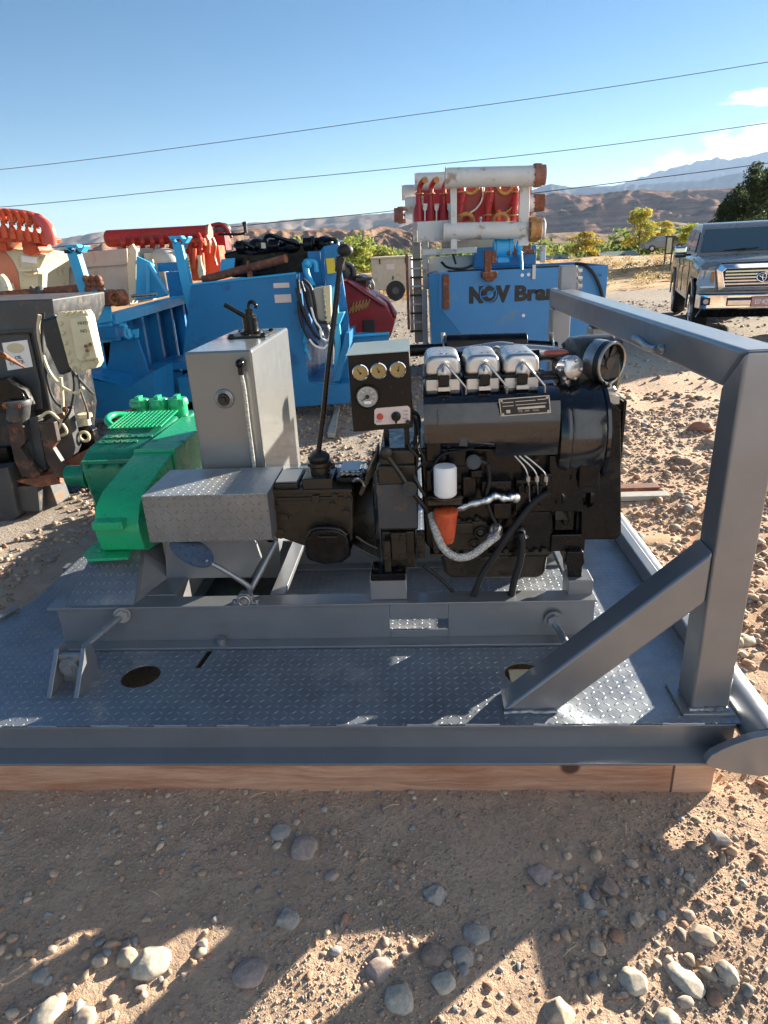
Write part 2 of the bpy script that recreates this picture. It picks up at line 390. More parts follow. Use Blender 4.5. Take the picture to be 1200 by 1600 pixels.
ff = np.stack([ii, ii + 1, ii + nx + 1, ii + nx], 1)
def npmesh(name, verts, faces, mat, tint=None, smooth=False):
    me = bpy.data.meshes.new(name); k = faces.shape[1]
    me.vertices.add(len(verts)); me.vertices.foreach_set('co', np.asarray(verts, dtype=np.float32).ravel())
    me.loops.add(faces.size); me.loops.foreach_set('vertex_index', faces.astype(np.int32).ravel())
    me.polygons.add(len(faces)); me.polygons.foreach_set('loop_start', np.arange(0, faces.size, k, dtype=np.int32))
    me.polygons.foreach_set('loop_total', np.full(len(faces), k, dtype=np.int32))
    me.update(calc_edges=True); me.validate()
    if tint is not None:
        at = me.attributes.new('tint', 'FLOAT_COLOR', 'POINT'); c = np.ones((len(verts), 4), np.float32); c[:, :3] = tint
        at.data.foreach_set('color', c.ravel())
    if smooth: me.shade_smooth()
    me.materials.append(mat); o = bpy.data.objects.new(name, me); COL.objects.link(o); LOC[o] = Vector(); return o

def ground_mat():
    n = NT('dirt_and_gravel'); sp = n.N('ShaderNodeSeparateXYZ'); n.L(n.tc.outputs['Object'], sp.inputs[0]); X, Y = sp.outputs[0], sp.outputs[1]
    big = n.noise(1.1, 6, .6); mid = n.noise(6, 6, .7); fine = n.noise(70, 5, .7)
    dirt = n.mix(n.rng(mid, .3, .7), (.49, .335, .235), (.64, .45, .31)); dirt = n.mix(n.rng(big, .4, .65), dirt, (.59, .425, .305))
    grey = n.mix(n.rng(mid, .3, .7), (.25, .22, .195), (.36, .33, .29))
    red = n.mix(n.rng(mid, .3, .7), (.40, .19, .10), (.50, .31, .18))
    wob = n.M('MULTIPLY', n.M('SUBTRACT', n.noise(.35, 4), .5), 5.0); Yw = n.M('ADD', Y, wob); Xw = n.M('ADD', X, n.M('MULTIPLY', wob, .4))
    side = n.rng(Xw, -.2, 1.3, 1., 0.)                                              # grey yard gravel between the machines
    c = n.mix(n.M('MULTIPLY', n.M('MULTIPLY', side, n.rng(Y, 2.5, 4.2)), .85), dirt, grey)
    c = n.mix(n.M('MULTIPLY', n.rng(Y, 1.1, 1.7, 1., 0.), .0), c, grey)
    c = n.mix(n.M('MULTIPLY', n.M('MULTIPLY', n.rng(X, 1.05, 1.8), n.rng(Yw, 6.5, 3, 0., 1.)), n.rng(big, .42, .6)), c, red)
    c = n.mix(n.rng(Yw, 8.5, 11.5), c, n.mix(.4, grey, (.30, .24, .18)))                # the drive
    field = n.mix(n.rng(n.noise(.35, 8, .7), .35, .62), (.50, .25, .11), (.55, .40, .22)); field = n.mix(n.rng(n.noise(.9, 6, .7), .5, .62), field, (.20, .17, .10))
    c = n.mix(n.rng(Yw, 22.5, 25.5), c, field)
    c = n.mix(n.rng(Y, 75, 130), c, (.13, .15, .06))
    # pebbles
    vn = n.N('ShaderNodeTexVoronoi'); vn.inputs['Scale'].default_value = 75; n.L(n.tc.outputs['Object'], vn.inputs['Vector'])
    vs = n.N('ShaderNodeSeparateColor'); n.L(vn.outputs['Color'], vs.inputs[0])
    near = n.rng(Y, 6, 16, 1., 0.)
    peb = n.M('MULTIPLY', n.M('MULTIPLY', n.rng(vn.outputs['Distance'], .25, .45, 1., 0.), n.rng(vs.outputs[0], .55, .6)), near)
    pc = n.mix(vs.outputs[1], (.38, .33, .28), (.60, .46, .35)); c = n.mix(n.M('MULTIPLY', peb, .75), c, pc)
    c = n.mix(.35, c, n.mix(1.0, c, n.mix(n.rng(fine, .3, .7), (.45, .45, .45), (1, 1, 1)), 'MULTIPLY'))
    n.L(c, n.b.inputs['Base Color']); n.b.inputs['Roughness'].default_value = .95; n.b.inputs['Specular IOR Level'].default_value = .15
    b1 = n.bump(peb, .8, .004); b2 = n.bump(fine, .9, .005, b1); b3 = n.bump(n.noise(24, 6, .75), 1.0, .02, b2)
    n.L(b3, n.b.inputs['Normal']); return n.m
kind(npmesh('ground', vv, ff, ground_mat(), smooth=True), 'structure')

def tint_mat(name, var=.25, sc=60, rough=.9, bump=.3, transl=0.0):
    n = NT(name); a = n.N('ShaderNodeAttribute'); a.attribute_name = 'tint'
    x = n.noise(sc, 6, .7); c = n.mix(1.0, a.outputs['Color'], n.mix(n.rng(x, .3, .7), (1 - var,) * 3, (1, 1, 1)), 'MULTIPLY')
    n.L(c, n.b.inputs['Base Color']); n.b.inputs['Roughness'].default_value = rough; n.b.inputs['Specular IOR Level'].default_value = .2
    if bump: n.L(n.bump(x, bump, .003), n.b.inputs['Normal'])
    if transl:
        t = n.N('ShaderNodeBsdfTranslucent'); n.L(c, t.inputs[0]); ms = n.N('ShaderNodeMixShader'); ms.inputs[0].default_value = transl
        n.L(n.b.outputs[0], ms.inputs[1]); n.L(t.outputs[0], ms.inputs[2]); n.L(ms.outputs[0], n.t.nodes['Material Output'].inputs[0])
    return n.m
m_stone = tint_mat('stones', .35, 90)
TPL = []
def ico(sub, seed, sharp=.25):
    rs = random.Random(seed); pl = []
    for _ in range(9):
        n_ = Vector((rs.gauss(0, 1), rs.gauss(0, 1), rs.gauss(0, 1))).normalized(); pl.append((n_, rs.uniform(.88 - sharp * .7, .95)))
    bm = bmesh.new(); bmesh.ops.create_icosphere(bm, subdivisions=sub, radius=1); s = Vector((seed * 3.1, seed * 1.7, seed))
    for v in bm.verts:
        k = 1 + sharp * noise.noise(v.co * 1.3 + s) * 1.4 + sharp * .35 * noise.noise(v.co * 3 + s)
        v.co *= 1 + (k - 1) * .45
        for n_, d_ in pl:
            e = v.co.dot(n_) - d_
            if e > 0: v.co -= n_ * e * .96
    bm.verts.ensure_lookup_table(); V_ = np.array([v.co[:] for v in bm.verts]); F_ = np.array([[v.index for v in f.verts] for f in bm.faces]); bm.free(); return V_, F_
TPL = {0: [ico(1, i, .35) for i in range(8)], 1: [ico(2, i + 10, .45) for i in range(8)]}
PAL = np.array([(.46, .36, .28), (.52, .38, .27), (.38, .31, .26), (.56, .42, .30), (.48, .32, .22), (.35, .33, .31), (.60, .48, .35), (.50, .30, .20)])
def scatter(name, pts, sizes, lod=0, flat=.55, pal=PAL, sink=.25):
    VS, FS, TS = [], [], []; off = 0
    for (x, y), s in zip(pts, sizes):
        v, f = TPL[lod][random.randrange(8)]
        sc = np.array([s * random.uniform(.75, 1.3), s * random.uniform(.6, 1.0), s * flat * random.uniform(.7, 1.3)])
        a = random.uniform(0, 6.28); t = random.gauss(0, .25); ca, sa, ct, st = math.cos(a), math.sin(a), math.cos(t), math.sin(t)
        w = v * sc; w = np.stack([w[:, 0], w[:, 1] * ct - w[:, 2] * st, w[:, 1] * st + w[:, 2] * ct], 1)
        w = np.stack([w[:, 0] * ca - w[:, 1] * sa, w[:, 0] * sa + w[:, 1] * ca, w[:, 2]], 1)
        w += (x, y, gh(x, y) + sc[2] * (1 - 2 * sink) * .6); VS.append(w); FS.append(f + off); off += len(v)
        c = pal[random.randrange(len(pal))] * random.uniform(.75, 1.15); TS.append(np.repeat(c[None], len(v), 0))
    return kind(npmesh(name, np.concatenate(VS), np.concatenate(FS), m_stone, np.concatenate(TS), smooth=lod > 0), 'stuff')
def area(n, x0, x1, y0, y1, thr=None, fs=1.6):
    out = []
    while len(out) < n:
        x = random.uniform(x0, x1); y = random.uniform(y0, y1)
        if -2.3 < x < 1.0 and 1.85 < y < 4.6: continue
        if thr is not None and noise.noise(Vector((x * fs, y * fs, 11))) + random.uniform(-.35, .35) < thr: continue
        out.append((x, y))
    return out
def sz(n, a, b, p=3.0): return [a + (b - a) * random.random() ** p for _ in range(n)]
scatter('gravel', area(19000, -1.75, 1.8, .9, 1.9, .0, 2.0), sz(19000, .0013, .006, 2.4))
scatter('gravel', area(1700, -1.75, 1.8, .92, 1.85, -.3, 2.2), sz(1500, .005, .017, 2.8), 1, .42)
scatter('gravel', area(160, .25, 1.3, .95, 1.55, -.1, 3), sz(160, .008, .024, 2), 1)
scatter('gravel', area(90, -1.3, -.6, .95, 1.2, -.1, 3), sz(90, .008, .022, 2), 1)
scatter('gravel', area(16000, 1.1, 4.0, 1.6, 7.0, -.45, 1.3), sz(16000, .004, .024, 2.6), 0, .5)
scatter('gravel', area(1800, 1.15, 4.2, 2.0, 8, -.1, .8), sz(1800, .012, .05, 2.6), 1, .5)
scatter('gravel', area(6000, -4.5, -1.4, 2.4, 7.4, -.1, 1.2), sz(6000, .008, .035, 2.4), 0, .6, PAL * .8)
scatter('gravel', area(5000, -1.6, 1.1, 4.7, 9.5, -.3, 1.2), sz(5000, .006, .03, 2.6), 0, .6, PAL * .75)
scatter('gravel', area(5000, -1.5, 10, 8, 20, -.3, .5), sz(5000, .012, .05, 3), 0, .6)

def stone(px, py, r, col, label, ex=1.2, fl=.6, rot=0., sharp=.3, seed=0, z=.03):
    c = G(px, py, .045); d = (c - CAM).length; s = r * d / F * .82; fl *= .78
    v, f = ico(4, seed + 30 + int(px), max(.15, sharp)); o = thing_mesh_stone(v, f, (s * ex, s, s * fl), rot, c, col)
    tag(o, label, 'stone', 'large loose stones on the dirt'); return o
def thing_mesh_stone(v, f, sc, rot, c, col):
    w = v * np.array(sc); ca, sa = math.cos(rot), math.sin(rot); w = np.stack([w[:, 0] * ca - w[:, 1] * sa, w[:, 0] * sa + w[:, 1] * ca, w[:, 2]], 1)
    o = npmesh('stone', w, f, m_stone, np.repeat(np.array([col]), len(v), 0), smooth=True)
    o.location = (c.x, c.y, gh(c.x, c.y) + sc[2] * .18); return o
PK = (.40, .31, .27); GY = (.42, .37, .32); BG = (.41, .37, .32); TN = (.46, .37, .28); BR = (.32, .24, .19); LT = (.52, .46, .37)
for a in [
 (475, 1321, 24, PK, 'round pinkish cobble in the shade below the middle of the timber', 1.05, .75, .3),
 (437, 1294, 17, BG, 'flat blue-grey stone just above the round pinkish cobble', 1.1, .5, .8),
 (447, 1432, 21, GY, 'angular grey stone in the shade below the round pinkish cobble', .95, .6, 1.2, .5),
 (517, 1363, 11, PK, 'small pinkish pebble right below the round pinkish cobble', 1.2, .6, .6),
 (155, 1499, 13, TN, 'small tan stone, first of three in a row above the left sunlit patch', .8, .9, 1.3),
 (197, 1493, 17, TN, 'upright tan stone in the middle of three at the top of the left sunlit patch', .85, .9, 1.4),
 (234, 1500, 26, LT, 'large oval pale stone, last of three at the top of the left sunlit patch', 1.15, .7, .5),
 (391, 1516, 23, PK, 'grey cobble with a sunlit edge at the tip of the narrow sunlit streak', 1.2, .6, .4),
 (75, 1578, 18, LT, 'long pale stone standing in the sun near the bottom left corner', 1.5, .7, 1.1),
 (131, 1586, 17, TN, 'rounded tan stone in the sun at the bottom edge on the left', 1.05, .7, .2),
 (62, 1522, 15, BG, 'blue-grey angular stone in the shade by the left edge', .9, .6, 1.0, .5),
 (593, 1510, 20, PK, 'pinkish stone alone in the shade left of the bottom cobble cluster', 1.1, .5, .3),
 (624, 1557, 23, LT, 'big grey-white cobble at the left of the bottom cobble cluster', 1.1, .7, 2.2),
 (677, 1487, 19, BR, 'brown oval cobble at the top of the bottom cobble cluster', 1.2, .7, .5),
 (724, 1491, 16, GY, 'grey oval cobble right beside the brown one in the bottom cluster', 1.2, .6, 2.2),
 (693, 1533, 18, LT, 'sunlit pale cobble in the middle of the bottom cobble cluster', 1.1, .75, .1),
 (745, 1453, 21, BG, 'flat round blue-grey stone in the shade right above the cluster', 1.1, .4, .1),
 (680, 1392, 20, BG, 'angular blue-grey stone in the shade right of centre', .9, .6, 1.2, .5),
 (848, 1361, 19, PK, 'flat pinkish wedge-shaped stone in the shade', 1.3, .4, 5.9, .5),
 (915, 1401, 16, GY, 'dark grey angular stone next to the brown block at the shade edge', 1.1, .7, .2, .6),
 (950, 1384, 19, BR, 'brown blocky stone half in the sun at the shade edge', 1.2, .8, 0., .6),
 (995, 1433, 14, TN, 'tan squarish stone in full sun below the brown block', 1.05, .8, .3, .5),
 (1100, 1457, 17, TN, 'orange-tan oval cobble lying in the sun at the right', 1.2, .6, 5.7),
 (990, 1528, 20, LT, 'pale oval cobble leaning in the sun at the shadow edge', 1.1, .7, 5.4),
 (1072, 1524, 19, LT, 'long pale stone lying slantwise in the sun', 1.8, .6, 5.4, .4),
 (1137, 1518, 19, LT, 'upright egg-shaped pale cobble near the right edge', .85, .95, 0.),
 (1125, 1308, 14, GY, 'grey wedge stone in the sun below the hooked corner plate', 1.3, .9, 5.6, .5),
 (878, 1578, 24, TN, 'large angular sunlit stone at the bottom right of centre', 1.1, .8, .8, .6),
 (1045, 1588, 17, LT, 'round pale cobble at the bottom edge on the right', 1.05, .75, .2)]:
    stone(*a[:5], ex=a[5], fl=a[6], rot=a[7], sharp=a[8] if len(a) > 8 else .2, seed=a[0] % 13)
def rock(px, py, r, col, label, **k):
    o = stone(px, py, r, col, label, **k); o.name = 'rock'; o['category'] = 'rock'; o['group'] = 'broken rocks in the sunlit rubble'; return o
rock(1093, 668, 26, (.36, .20, .14), 'reddish chunk of rock standing out of the sunlit rubble', ex=.9, fl=.8, sharp=.6)
rock(1118, 690, 17, (.45, .36, .27), 'pale chunk leaning on the right of the reddish rock', ex=1.2, fl=.7, sharp=.6, seed=3)
rock(1068, 725, 15, (.34, .22, .16), 'brown rock in the rubble below the reddish chunk', ex=1.3, fl=.6, sharp=.6, seed=5)
rock(1022, 838, 34, (.52, .36, .22), 'broad flat sandstone slab beside the right rail', ex=1.4, fl=.12, sharp=.3, seed=6)

# ------------------------------------------------------------------ hills
def azel(x, y):
    r = ray(x, y); return math.atan2(r.x, r.y), math.atan2(r.z, math.hypot(r.x, r.y))
def ridge(name, prof, dist, depth, zb, mat, na=260, nd=34, rough=.12, gul=1.0, seed=0):
    P = sorted(azel(*p) for p in prof); az = np.linspace(P[0][0], P[-1][0], na)
    el = np.interp(az, [p[0] for p in P], [p[1] for p in P]); vs = []
    for j in range(nd + 1):
        t = j / nd; d = dist + depth * t; c = min(1, t / .72)
        for i, a in enumerate(az):
            H = math.tan(el[i]) * (dist + depth * .72) + CAMZ - zb; x, y = math.sin(a) * d, math.cos(a) * d; q = 1 / (H + 40)
            base = c ** .85 if t <= .72 else 1 - ((t - .72) / .28) ** 2 * .6
            g = noise.fractal(Vector((x * q * 1.5, y * q * 1.5, seed)), 1.0, 2.1, 5); st = noise.noise(Vector((a * 60 * gul, t * 3.0, seed + 4)))
            lim = 1 if t < .72 else .3
            z = H * (base + rough * g * math.sin(math.pi * min(c, .97)) * 1.6 + .06 * gul * st * math.sin(math.pi * min(c, .98)) + .025 * noise.noise(Vector((a * 140, seed, 0))) * c)
            vs.append((x, y, zb + max(0, z)))
    na_ = na; ii = (np.arange(nd)[:, None] * na_ + np.arange(na_ - 1)[None, :]).ravel()
    return kind(npmesh(name, np.array(vs), np.stack([ii, ii + 1, ii + na_ + 1, ii + na_], 1), mat, smooth=True), 'structure')
def rock_mat(name, c1, c2, c3, sc, veg=.5, band=0):
    n = NT(name); a = n.noise(sc, 8, .65); b = n.noise(sc * 6, 6, .7); c = n.mix(n.rng(a, .38, .6), c1, c2)
    if band: c = n.mix(n.rng(n.noise(sc * 2, 5, .6, scl=(.3, .3, 6)), .45, .6), c, mul(c1, .7))
    c = n.mix(n.rng(b, .5 + .2 * (1 - veg), .6 + .2 * (1 - veg)), c, c3)
    n.L(c, n.b.inputs['Base Color']); n.b.inputs['Roughness'].default_value = 1; n.b.inputs['Specular IOR Level'].default_value = 0
    n.L(n.bump(b, 1, 8), n.b.inputs['Normal']); return n.m
ridge('mountain', [(820, 300), (845, 297), (900, 292), (960, 290), (1000, 277), (1022, 269), (1060, 260), (1095, 250), (1122, 246), (1140, 249), (1165, 244), (1200, 236), (1260, 232), (1400, 250)],
      17000, 4000, -10, rock_mat('far_mountain', (.09, .11, .14), (.14, .155, .175), (.06, .08, .09), .0008), rough=.08, seed=2)  # blue of the distance haze painted into the rock colour
ridge('mountain', [(700, 325), (800, 312), (845, 291), (862, 287), (900, 293), (960, 290), (1000, 288), (1050, 284), (1100, 281), (1150, 270), (1200, 270), (1400, 275)],
      11000, 3000, -10, rock_mat('near_mountain', (.07, .085, .11), (.11, .12, .135), (.045, .06, .07), .0012), rough=.08, seed=5)  # bluish rock colour, haze painted in here too
ridge('hill', [(-900, 430), (-300, 420), (60, 380), (100, 372), (150, 363), (200, 359), (260, 357), (330, 352), (370, 349), (420, 346), (470, 341), (540, 337), (600, 333), (640, 330), (700, 330), (900, 330)],
      6000, 1800, -8, rock_mat('grey_hill', (.20, .155, .135), (.25, .20, .17), (.12, .13, .10), .002), rough=.09, seed=8)
ridge('mesa', [(560, 378), (640, 350), (700, 330), (780, 318), (840, 303), (870, 300), (905, 305), (940, 301), (985, 297), (1030, 297), (1060, 297), (1100, 295), (1145, 293), (1200, 292), (1400, 300)],
      3200, 1300, -9, rock_mat('mesa_rock', (.20, .125, .10), (.30, .19, .14), (.13, .115, .08), .004, .7, 1), rough=.13, seed=11)
ridge('red_rock_hill', [(-900, 440), (-200, 425), (60, 400), (100, 392), (140, 383), (200, 378), (240, 372), (330, 368), (360, 360), (385, 357), (430, 358), (470, 361), (510, 357), (540, 360), (570, 360), (600, 354), (625, 358), (660, 366), (740, 372), (860, 379)],
      1500, 700, -9, rock_mat('red_rock', (.20, .115, .085), (.33, .19, .125), (.12, .13, .085), .012, .95), na=420, nd=40, rough=.22, gul=2.0, seed=14)
kd = ridge('foothill', [(600, 388), (760, 372), (840, 366), (900, 362), (950, 366), (1000, 352), (1040, 345), (1080, 350), (1110, 352), (1200, 356), (1400, 360)],
      1900, 600, -9, rock_mat('foothill_rock', (.27, .19, .13), (.34, .26, .17), (.18, .16, .09), .01, .7), rough=.15, seed=21)

# ------------------------------------------------------------------ foliage
m_leaf = tint_mat('leaves', .2, 3, .7, 0, .35)
m_bark = paint('bark', (.16, .12, .09), .9, var=.3, bump=.5, bs=20)
def leaves(centres, n, s, cols, flat=1.0):
    """centres: list of (x,y,z,rx,ry,rz); n leaf faces each, size s"""
    VS, TS = [], []
    for (x, y, z, rx, ry, rz) in centres:
        d = RNG.normal(size=(n, 3)); d /= np.linalg.norm(d, axis=1)[:, None]; r = RNG.uniform(.35, 1, n) ** .6
        p = d * r[:, None] * np.array([rx, ry, rz]) + (x, y, z)
        u = RNG.normal(size=(n, 3)); u /= np.linalg.norm(u, axis=1)[:, None]; w = np.cross(u, RNG.normal(size=(n, 3))); w /= np.linalg.norm(w, axis=1)[:, None]
        k = s * RNG.uniform(.6, 1.3, n)[:, None]; q = np.stack([p - u * k, p + w * k * .6, p + u * k, p - w * k * .6], 1); VS.append(q.reshape(-1, 3))
        ci = np.array(cols[RNG.integers(len(cols))]) * RNG.uniform(.8, 1.15); c = ci[None] * RNG.uniform(.75, 1.25, (n, 1)); TS.append(np.repeat(c, 4, 0))
    v = np.concatenate(VS); return v, np.arange(len(v)).reshape(-1, 4), np.concatenate(TS)
def clumps(x, y, z, R, H, k):
    out = []
    for _ in range(k):
        a = random.uniform(0, 6.28); t = random.random(); rr = R * math.sqrt(random.random()) * (1 - .55 * t); s = random.uniform(.22, .4)
        out.append((x + rr * math.cos(a), y + rr * math.sin(a), z + H * t, R * s * 1.1, R * s * 1.1, H * s * .45))
    return out
# valley woodland: nobody could count it
cs = []
for _ in range(620):
    a = R_(random.uniform(-32, 27)); d = random.uniform(150, 620); x, y = math.sin(a) * d, math.cos(a) * d; h = random.uniform(5.5, 9.5)
    cs += [(x + random.gauss(0, 2.2), y + random.gauss(0, 2.2), gh(x, y) + h * random.uniform(.35, .85), random.uniform(2, 3.6), random.uniform(2, 3.6), random.uniform(1.6, 2.6)) for _ in range(4)]
v, f, t = leaves(cs, 38, .62, [(.16, .21, .05), (.20, .26, .07), (.12, .17, .05), (.27, .29, .08)])
kind(npmesh('woodland', v, f, m_leaf, t), 'stuff')
cs = []
for _ in range(700):                                            # dry brush on the open field
    a = R_(random.uniform(-12, 27)); d = 24 + 45 * random.random() ** 1.2; x, y = math.sin(a) * d, math.cos(a) * d
    if noise.noise(Vector((x * .2, y * .2, 0))) < -.12: continue
    s = random.uniform(.12, .42); cs.append((x, y, gh(x, y) + s * .45, s * 1.2, s * 1.2, s * .6))
v, f, t = leaves(cs, 60, .05, [(.55, .40, .18), (.45, .33, .16), (.36, .30, .16), (.60, .36, .15), (.25, .24, .15)])
kind(npmesh('dry_brush', v, f, m_leaf, t), 'stuff')
def tree(label, px, py, d, h, R, cols, k=26, n=110, s=.11, trunk=.09, name='tree', cat='tree', group=None, lo=.25):
    a, _ = azel(px, py); x, y = math.sin(a) * d, math.cos(a) * d; z0 = gh(x, y); t = thing(name, label, cat, (x, y, z0), group=group)
    mb = MB(); top = Vector((x, y, z0 + h * .8)); mb.tube([(x, y, z0 - .1), (x + .05 * h * .3, y, z0 + h * .3), tuple(top)], lambda q: trunk * (1 - .8 * q), 7)
    for i in range(6):
        q = random.uniform(.25, .6); b = random.uniform(0, 6.28); p = Vector((x, y, z0 + h * q)); e = p + Vector((math.cos(b) * R * .7, math.sin(b) * R * .7, h * .2)); mb.tube([p, (p + e) / 2 + Vector((0, 0, .05 * h)), e], lambda w: trunk * .4 * (1 - .8 * w), 5)
    mb.build('trunk', m_bark, t)
    v, f, tt = leaves(clumps(x, y, z0 + h * lo, R, h * (1 - lo), k), n, s, cols); o = npmesh('crown', v - np.array((x, y, z0)), f, m_leaf, tt); o.parent = t; return t
YL = [(.50, .42, .06), (.42, .38, .07), (.56, .46, .08), (.33, .34, .08)]; GN = [(.22, .26, .06), (.3, .32, .08)]
tree('tall bright yellow cottonwood standing behind the brown shed', 998, 380, 84, 4.6, 1.9, YL, k=34)
tree('lower yellow tree just right of the tall bright yellow cottonwood', 1032, 380, 88, 3.4, 1.7, YL, k=22)
tree('yellow-green tree behind the parked silver car, next to the pickup mirror', 1076, 390, 80, 2.6, 1.5, [(.45, .46, .06), (.36, .42, .06)], k=20)
tree('mustard yellow bush left of the brown shed', 914, 395, 74, 2.2, 1.9, [(.46, .36, .06), (.38, .31, .06)], k=20, lo=.1)
tree('bushy yellow-green tree behind the beige box trailer', 562, 410, 50, 2.3, 1.7, [(.34, .40, .08), (.42, .42, .09), (.26, .32, .07)], k=26, lo=.1)
tree('small green tree showing left of the beige box trailer', 596, 410, 58, 1.7, 1.5, GN, k=20, lo=.1)
def conifer(label, px, d, h, R):
    a, _ = azel(px, 330); x, y = math.sin(a) * d, math.cos(a) * d; z0 = gh(x, y); t = thing('conifer', label, 'conifer', (x, y, z0), group='dark conifers behind the pickup')
    mb = MB(); mb.cyl((x, y, z0), (x, y, z0 + h * .95), .14, .02, 8); mb.build('trunk', m_bark, t); cs = []
    for i in range(125):
        q = random.random() ** .8; rr = R * (1 - q) ** .55 * random.uniform(.25, 1); b = random.uniform(0, 6.28)
        cs.append((x + rr * math.cos(b), y + rr * math.sin(b), z0 + .3 + q * (h - .35), .28 + .12 * (1 - q), .28 + .12 * (1 - q), .34))
    v, f, tt = leaves(cs, 75, .06, [(.065, .10, .05), (.095, .13, .06), (.045, .07, .04)]); o = npmesh('crown', v - np.array((x, y, z0)), f, m_leaf, tt); o.parent = t
conifer('tallest dark conifer rising behind the pickup roof', 1172, 46, 5.0, 1.7)
conifer('dark conifer at the left end of the row behind the pickup', 1134, 50, 3.3, 1.5)
conifer('bushy dark conifer between the left end of the row and the tallest one', 1152, 47, 4.0, 1.6)
conifer('dark conifer at the right edge of the picture behind the pickup', 1202, 45, 4.6, 2.0)
conifer('dark conifer just right of the tallest one', 1187, 51, 4.9, 1.8)

b = MB()
for px, py, L, a in ((388, 1246, .06, .4), (300, 1290, .04, 1.1), (978, 1304, .045, 1.3), (790, 1250, .07, 2.0), (600, 1262, .05, .2), (1090, 1400, .05, 2.4), (560, 1338, .035, .9), (250, 1400, .04, 2.8), (432, 1240, .03, 2.2), (880, 1490, .05, .6)):
    p = G(px, py, .04); h = gh(p.x, p.y) + .004; e = Vector((math.cos(a) * L, math.sin(a) * L, .006)); q = Vector((p.x, p.y, h)); b.tube([q, q + e * .5 + Vector((0, 0, .006)), q + e], .0012, 5)
kind(b.build('dry_straw', paint('straw', (.62, .50, .30), .7), None), 'stuff')
# ------------------------------------------------------------------ far things
def wire(label, pts, d, r, sag=.0):
    P = []
    for x, y in pts:
        a = ray(x, y); P.append(CAM + a * (d / a.y))
    mb = MB(); mb.tube(P, r, 6); o = mb.build('power_line', m_wire, None); tag(o, label, 'power line', 'overhead wires across the sky')
m_wire = paint('wire', (.04, .045, .06), .6)
wire('highest thin wire crossing the blue sky', [(-400, 301), (0, 265), (300, 228), (600, 186), (900, 144), (1200, 97), (1600, 30)], 38, .016)
wire('middle thin wire crossing the sky just above the white pipe rack', [(-400, 352), (20, 322), (300, 294), (600, 265), (900, 233), (1200, 192), (1600, 130)], 34, .016)
wire('lowest dark wire, running in front of the mountains', [(-400, 420), (90, 386), (385, 352), (600, 331), (840, 301), (1000, 281), (1200, 255), (1600, 200)], 30, .017)
def house(name, label, x0, x1, yt, yb, d, wallc, roofc, cat='shed'):
    p0, p1 = V(x0, yb, d), V(x1, yb, d); z1 = V((x0 + x1) / 2, yt, d).z; zr = z1; ze = p0.z * .45 + z1 * .55; z0 = gh(p0.x, d) - .4
    t = thing(name, label, cat, ((p0.x + p1.x) / 2, d + 2, z0)); mb = MB(); mb.box((p0.x, d, z0), (p1.x, d + 4, ze)); mb.build('wall', wallc, t)
    mb = MB(); mb.prism([(p0.x - .3, d - .35, ze), (p0.x - .3, d + 2, zr), (p0.x - .3, d + 4.35, ze), (p0.x - .3, d + 4.2, ze - .1), (p0.x - .3, d - .2, ze - .1)], (p1.x - p0.x + .6, 0, 0)); mb.build('roof', roofc, t, smooth=False)
    w = (p1.x - p0.x); mb = MB(); mb.box((p0.x + w * .55, d - .03, z0 + .1), (p0.x + w * .7, d, z0 + .3 + (ze - z0) * .75)); mb.build('door', m_rust, t, smooth=False)
    mb = MB(); mb.box((p0.x + w * .2, d - .03, z0 + (ze - z0) * .4), (p0.x + w * .35, d, z0 + (ze - z0) * .75)); mb.build('window', m_glass_house, t, smooth=False)
m_roofg = paint('roof_green', (.19, .25, .21), .6); m_brick = paint('shed_wall', (.30, .13, .08), .9)
house('shed', 'brown shed with a grey-green roof beside the yellow cottonwood', 942, 992, 393, 412, 72, m_brick, m_roofg)
house('shed', 'small shed with a low grey-green roof, half hidden behind the large blue tank', 852, 888, 399, 411, 70, m_white, m_roofg)
# parked car far off
def far_car():
    D_ = 76; p = V(1038, 405, D_); z0 = gh(p.x, D_) + .25; t = thing('parked_car', 'silver car parked far off beyond the dry field, below the sign frame', 'car', (p.x, D_, z0))
    L = 2.0; zz = lambda z: z0 + z
    b = MB(); b.prism([(p.x - 2.2, D_, zz(.35)), (p.x - 2.2, D_, zz(.85)), (p.x - 1.5, D_, zz(1.0)), (p.x - .9, D_, zz(1.5)), (p.x + .9, D_, zz(1.52)), (p.x + 1.7, D_, zz(1.0)), (p.x + 2.3, D_, zz(.85)), (p.x + 2.35, D_, zz(.35))], (0, 1.8, 0)); b.build('body', m_carw, t, bev=.06)
    b = MB(); b.prism([(p.x - 1.3, D_ - .03, zz(1.0)), (p.x - .8, D_ - .03, zz(1.4)), (p.x + .8, D_ - .03, zz(1.42)), (p.x + 1.4, D_ - .03, zz(1.0))], (0, .03, 0)); b.build('window', m_glass, t, smooth=False)
    for k in (-1.4, 1.4):
        b = MB(); b.cyl((p.x + k, D_ - .05, zz(.33)), (p.x + k, D_ + .2, zz(.33)), .33); w = b.build('wheel', m_rub, t)
        b = MB(); b.cyl((p.x + k, D_ - .07, zz(.33)), (p.x + k, D_ - .05, zz(.33)), .19); b.build('rim', m_steel, w)
m_carw = paint('silver_car', (.22, .23, .25), .3, .3)
far_car()
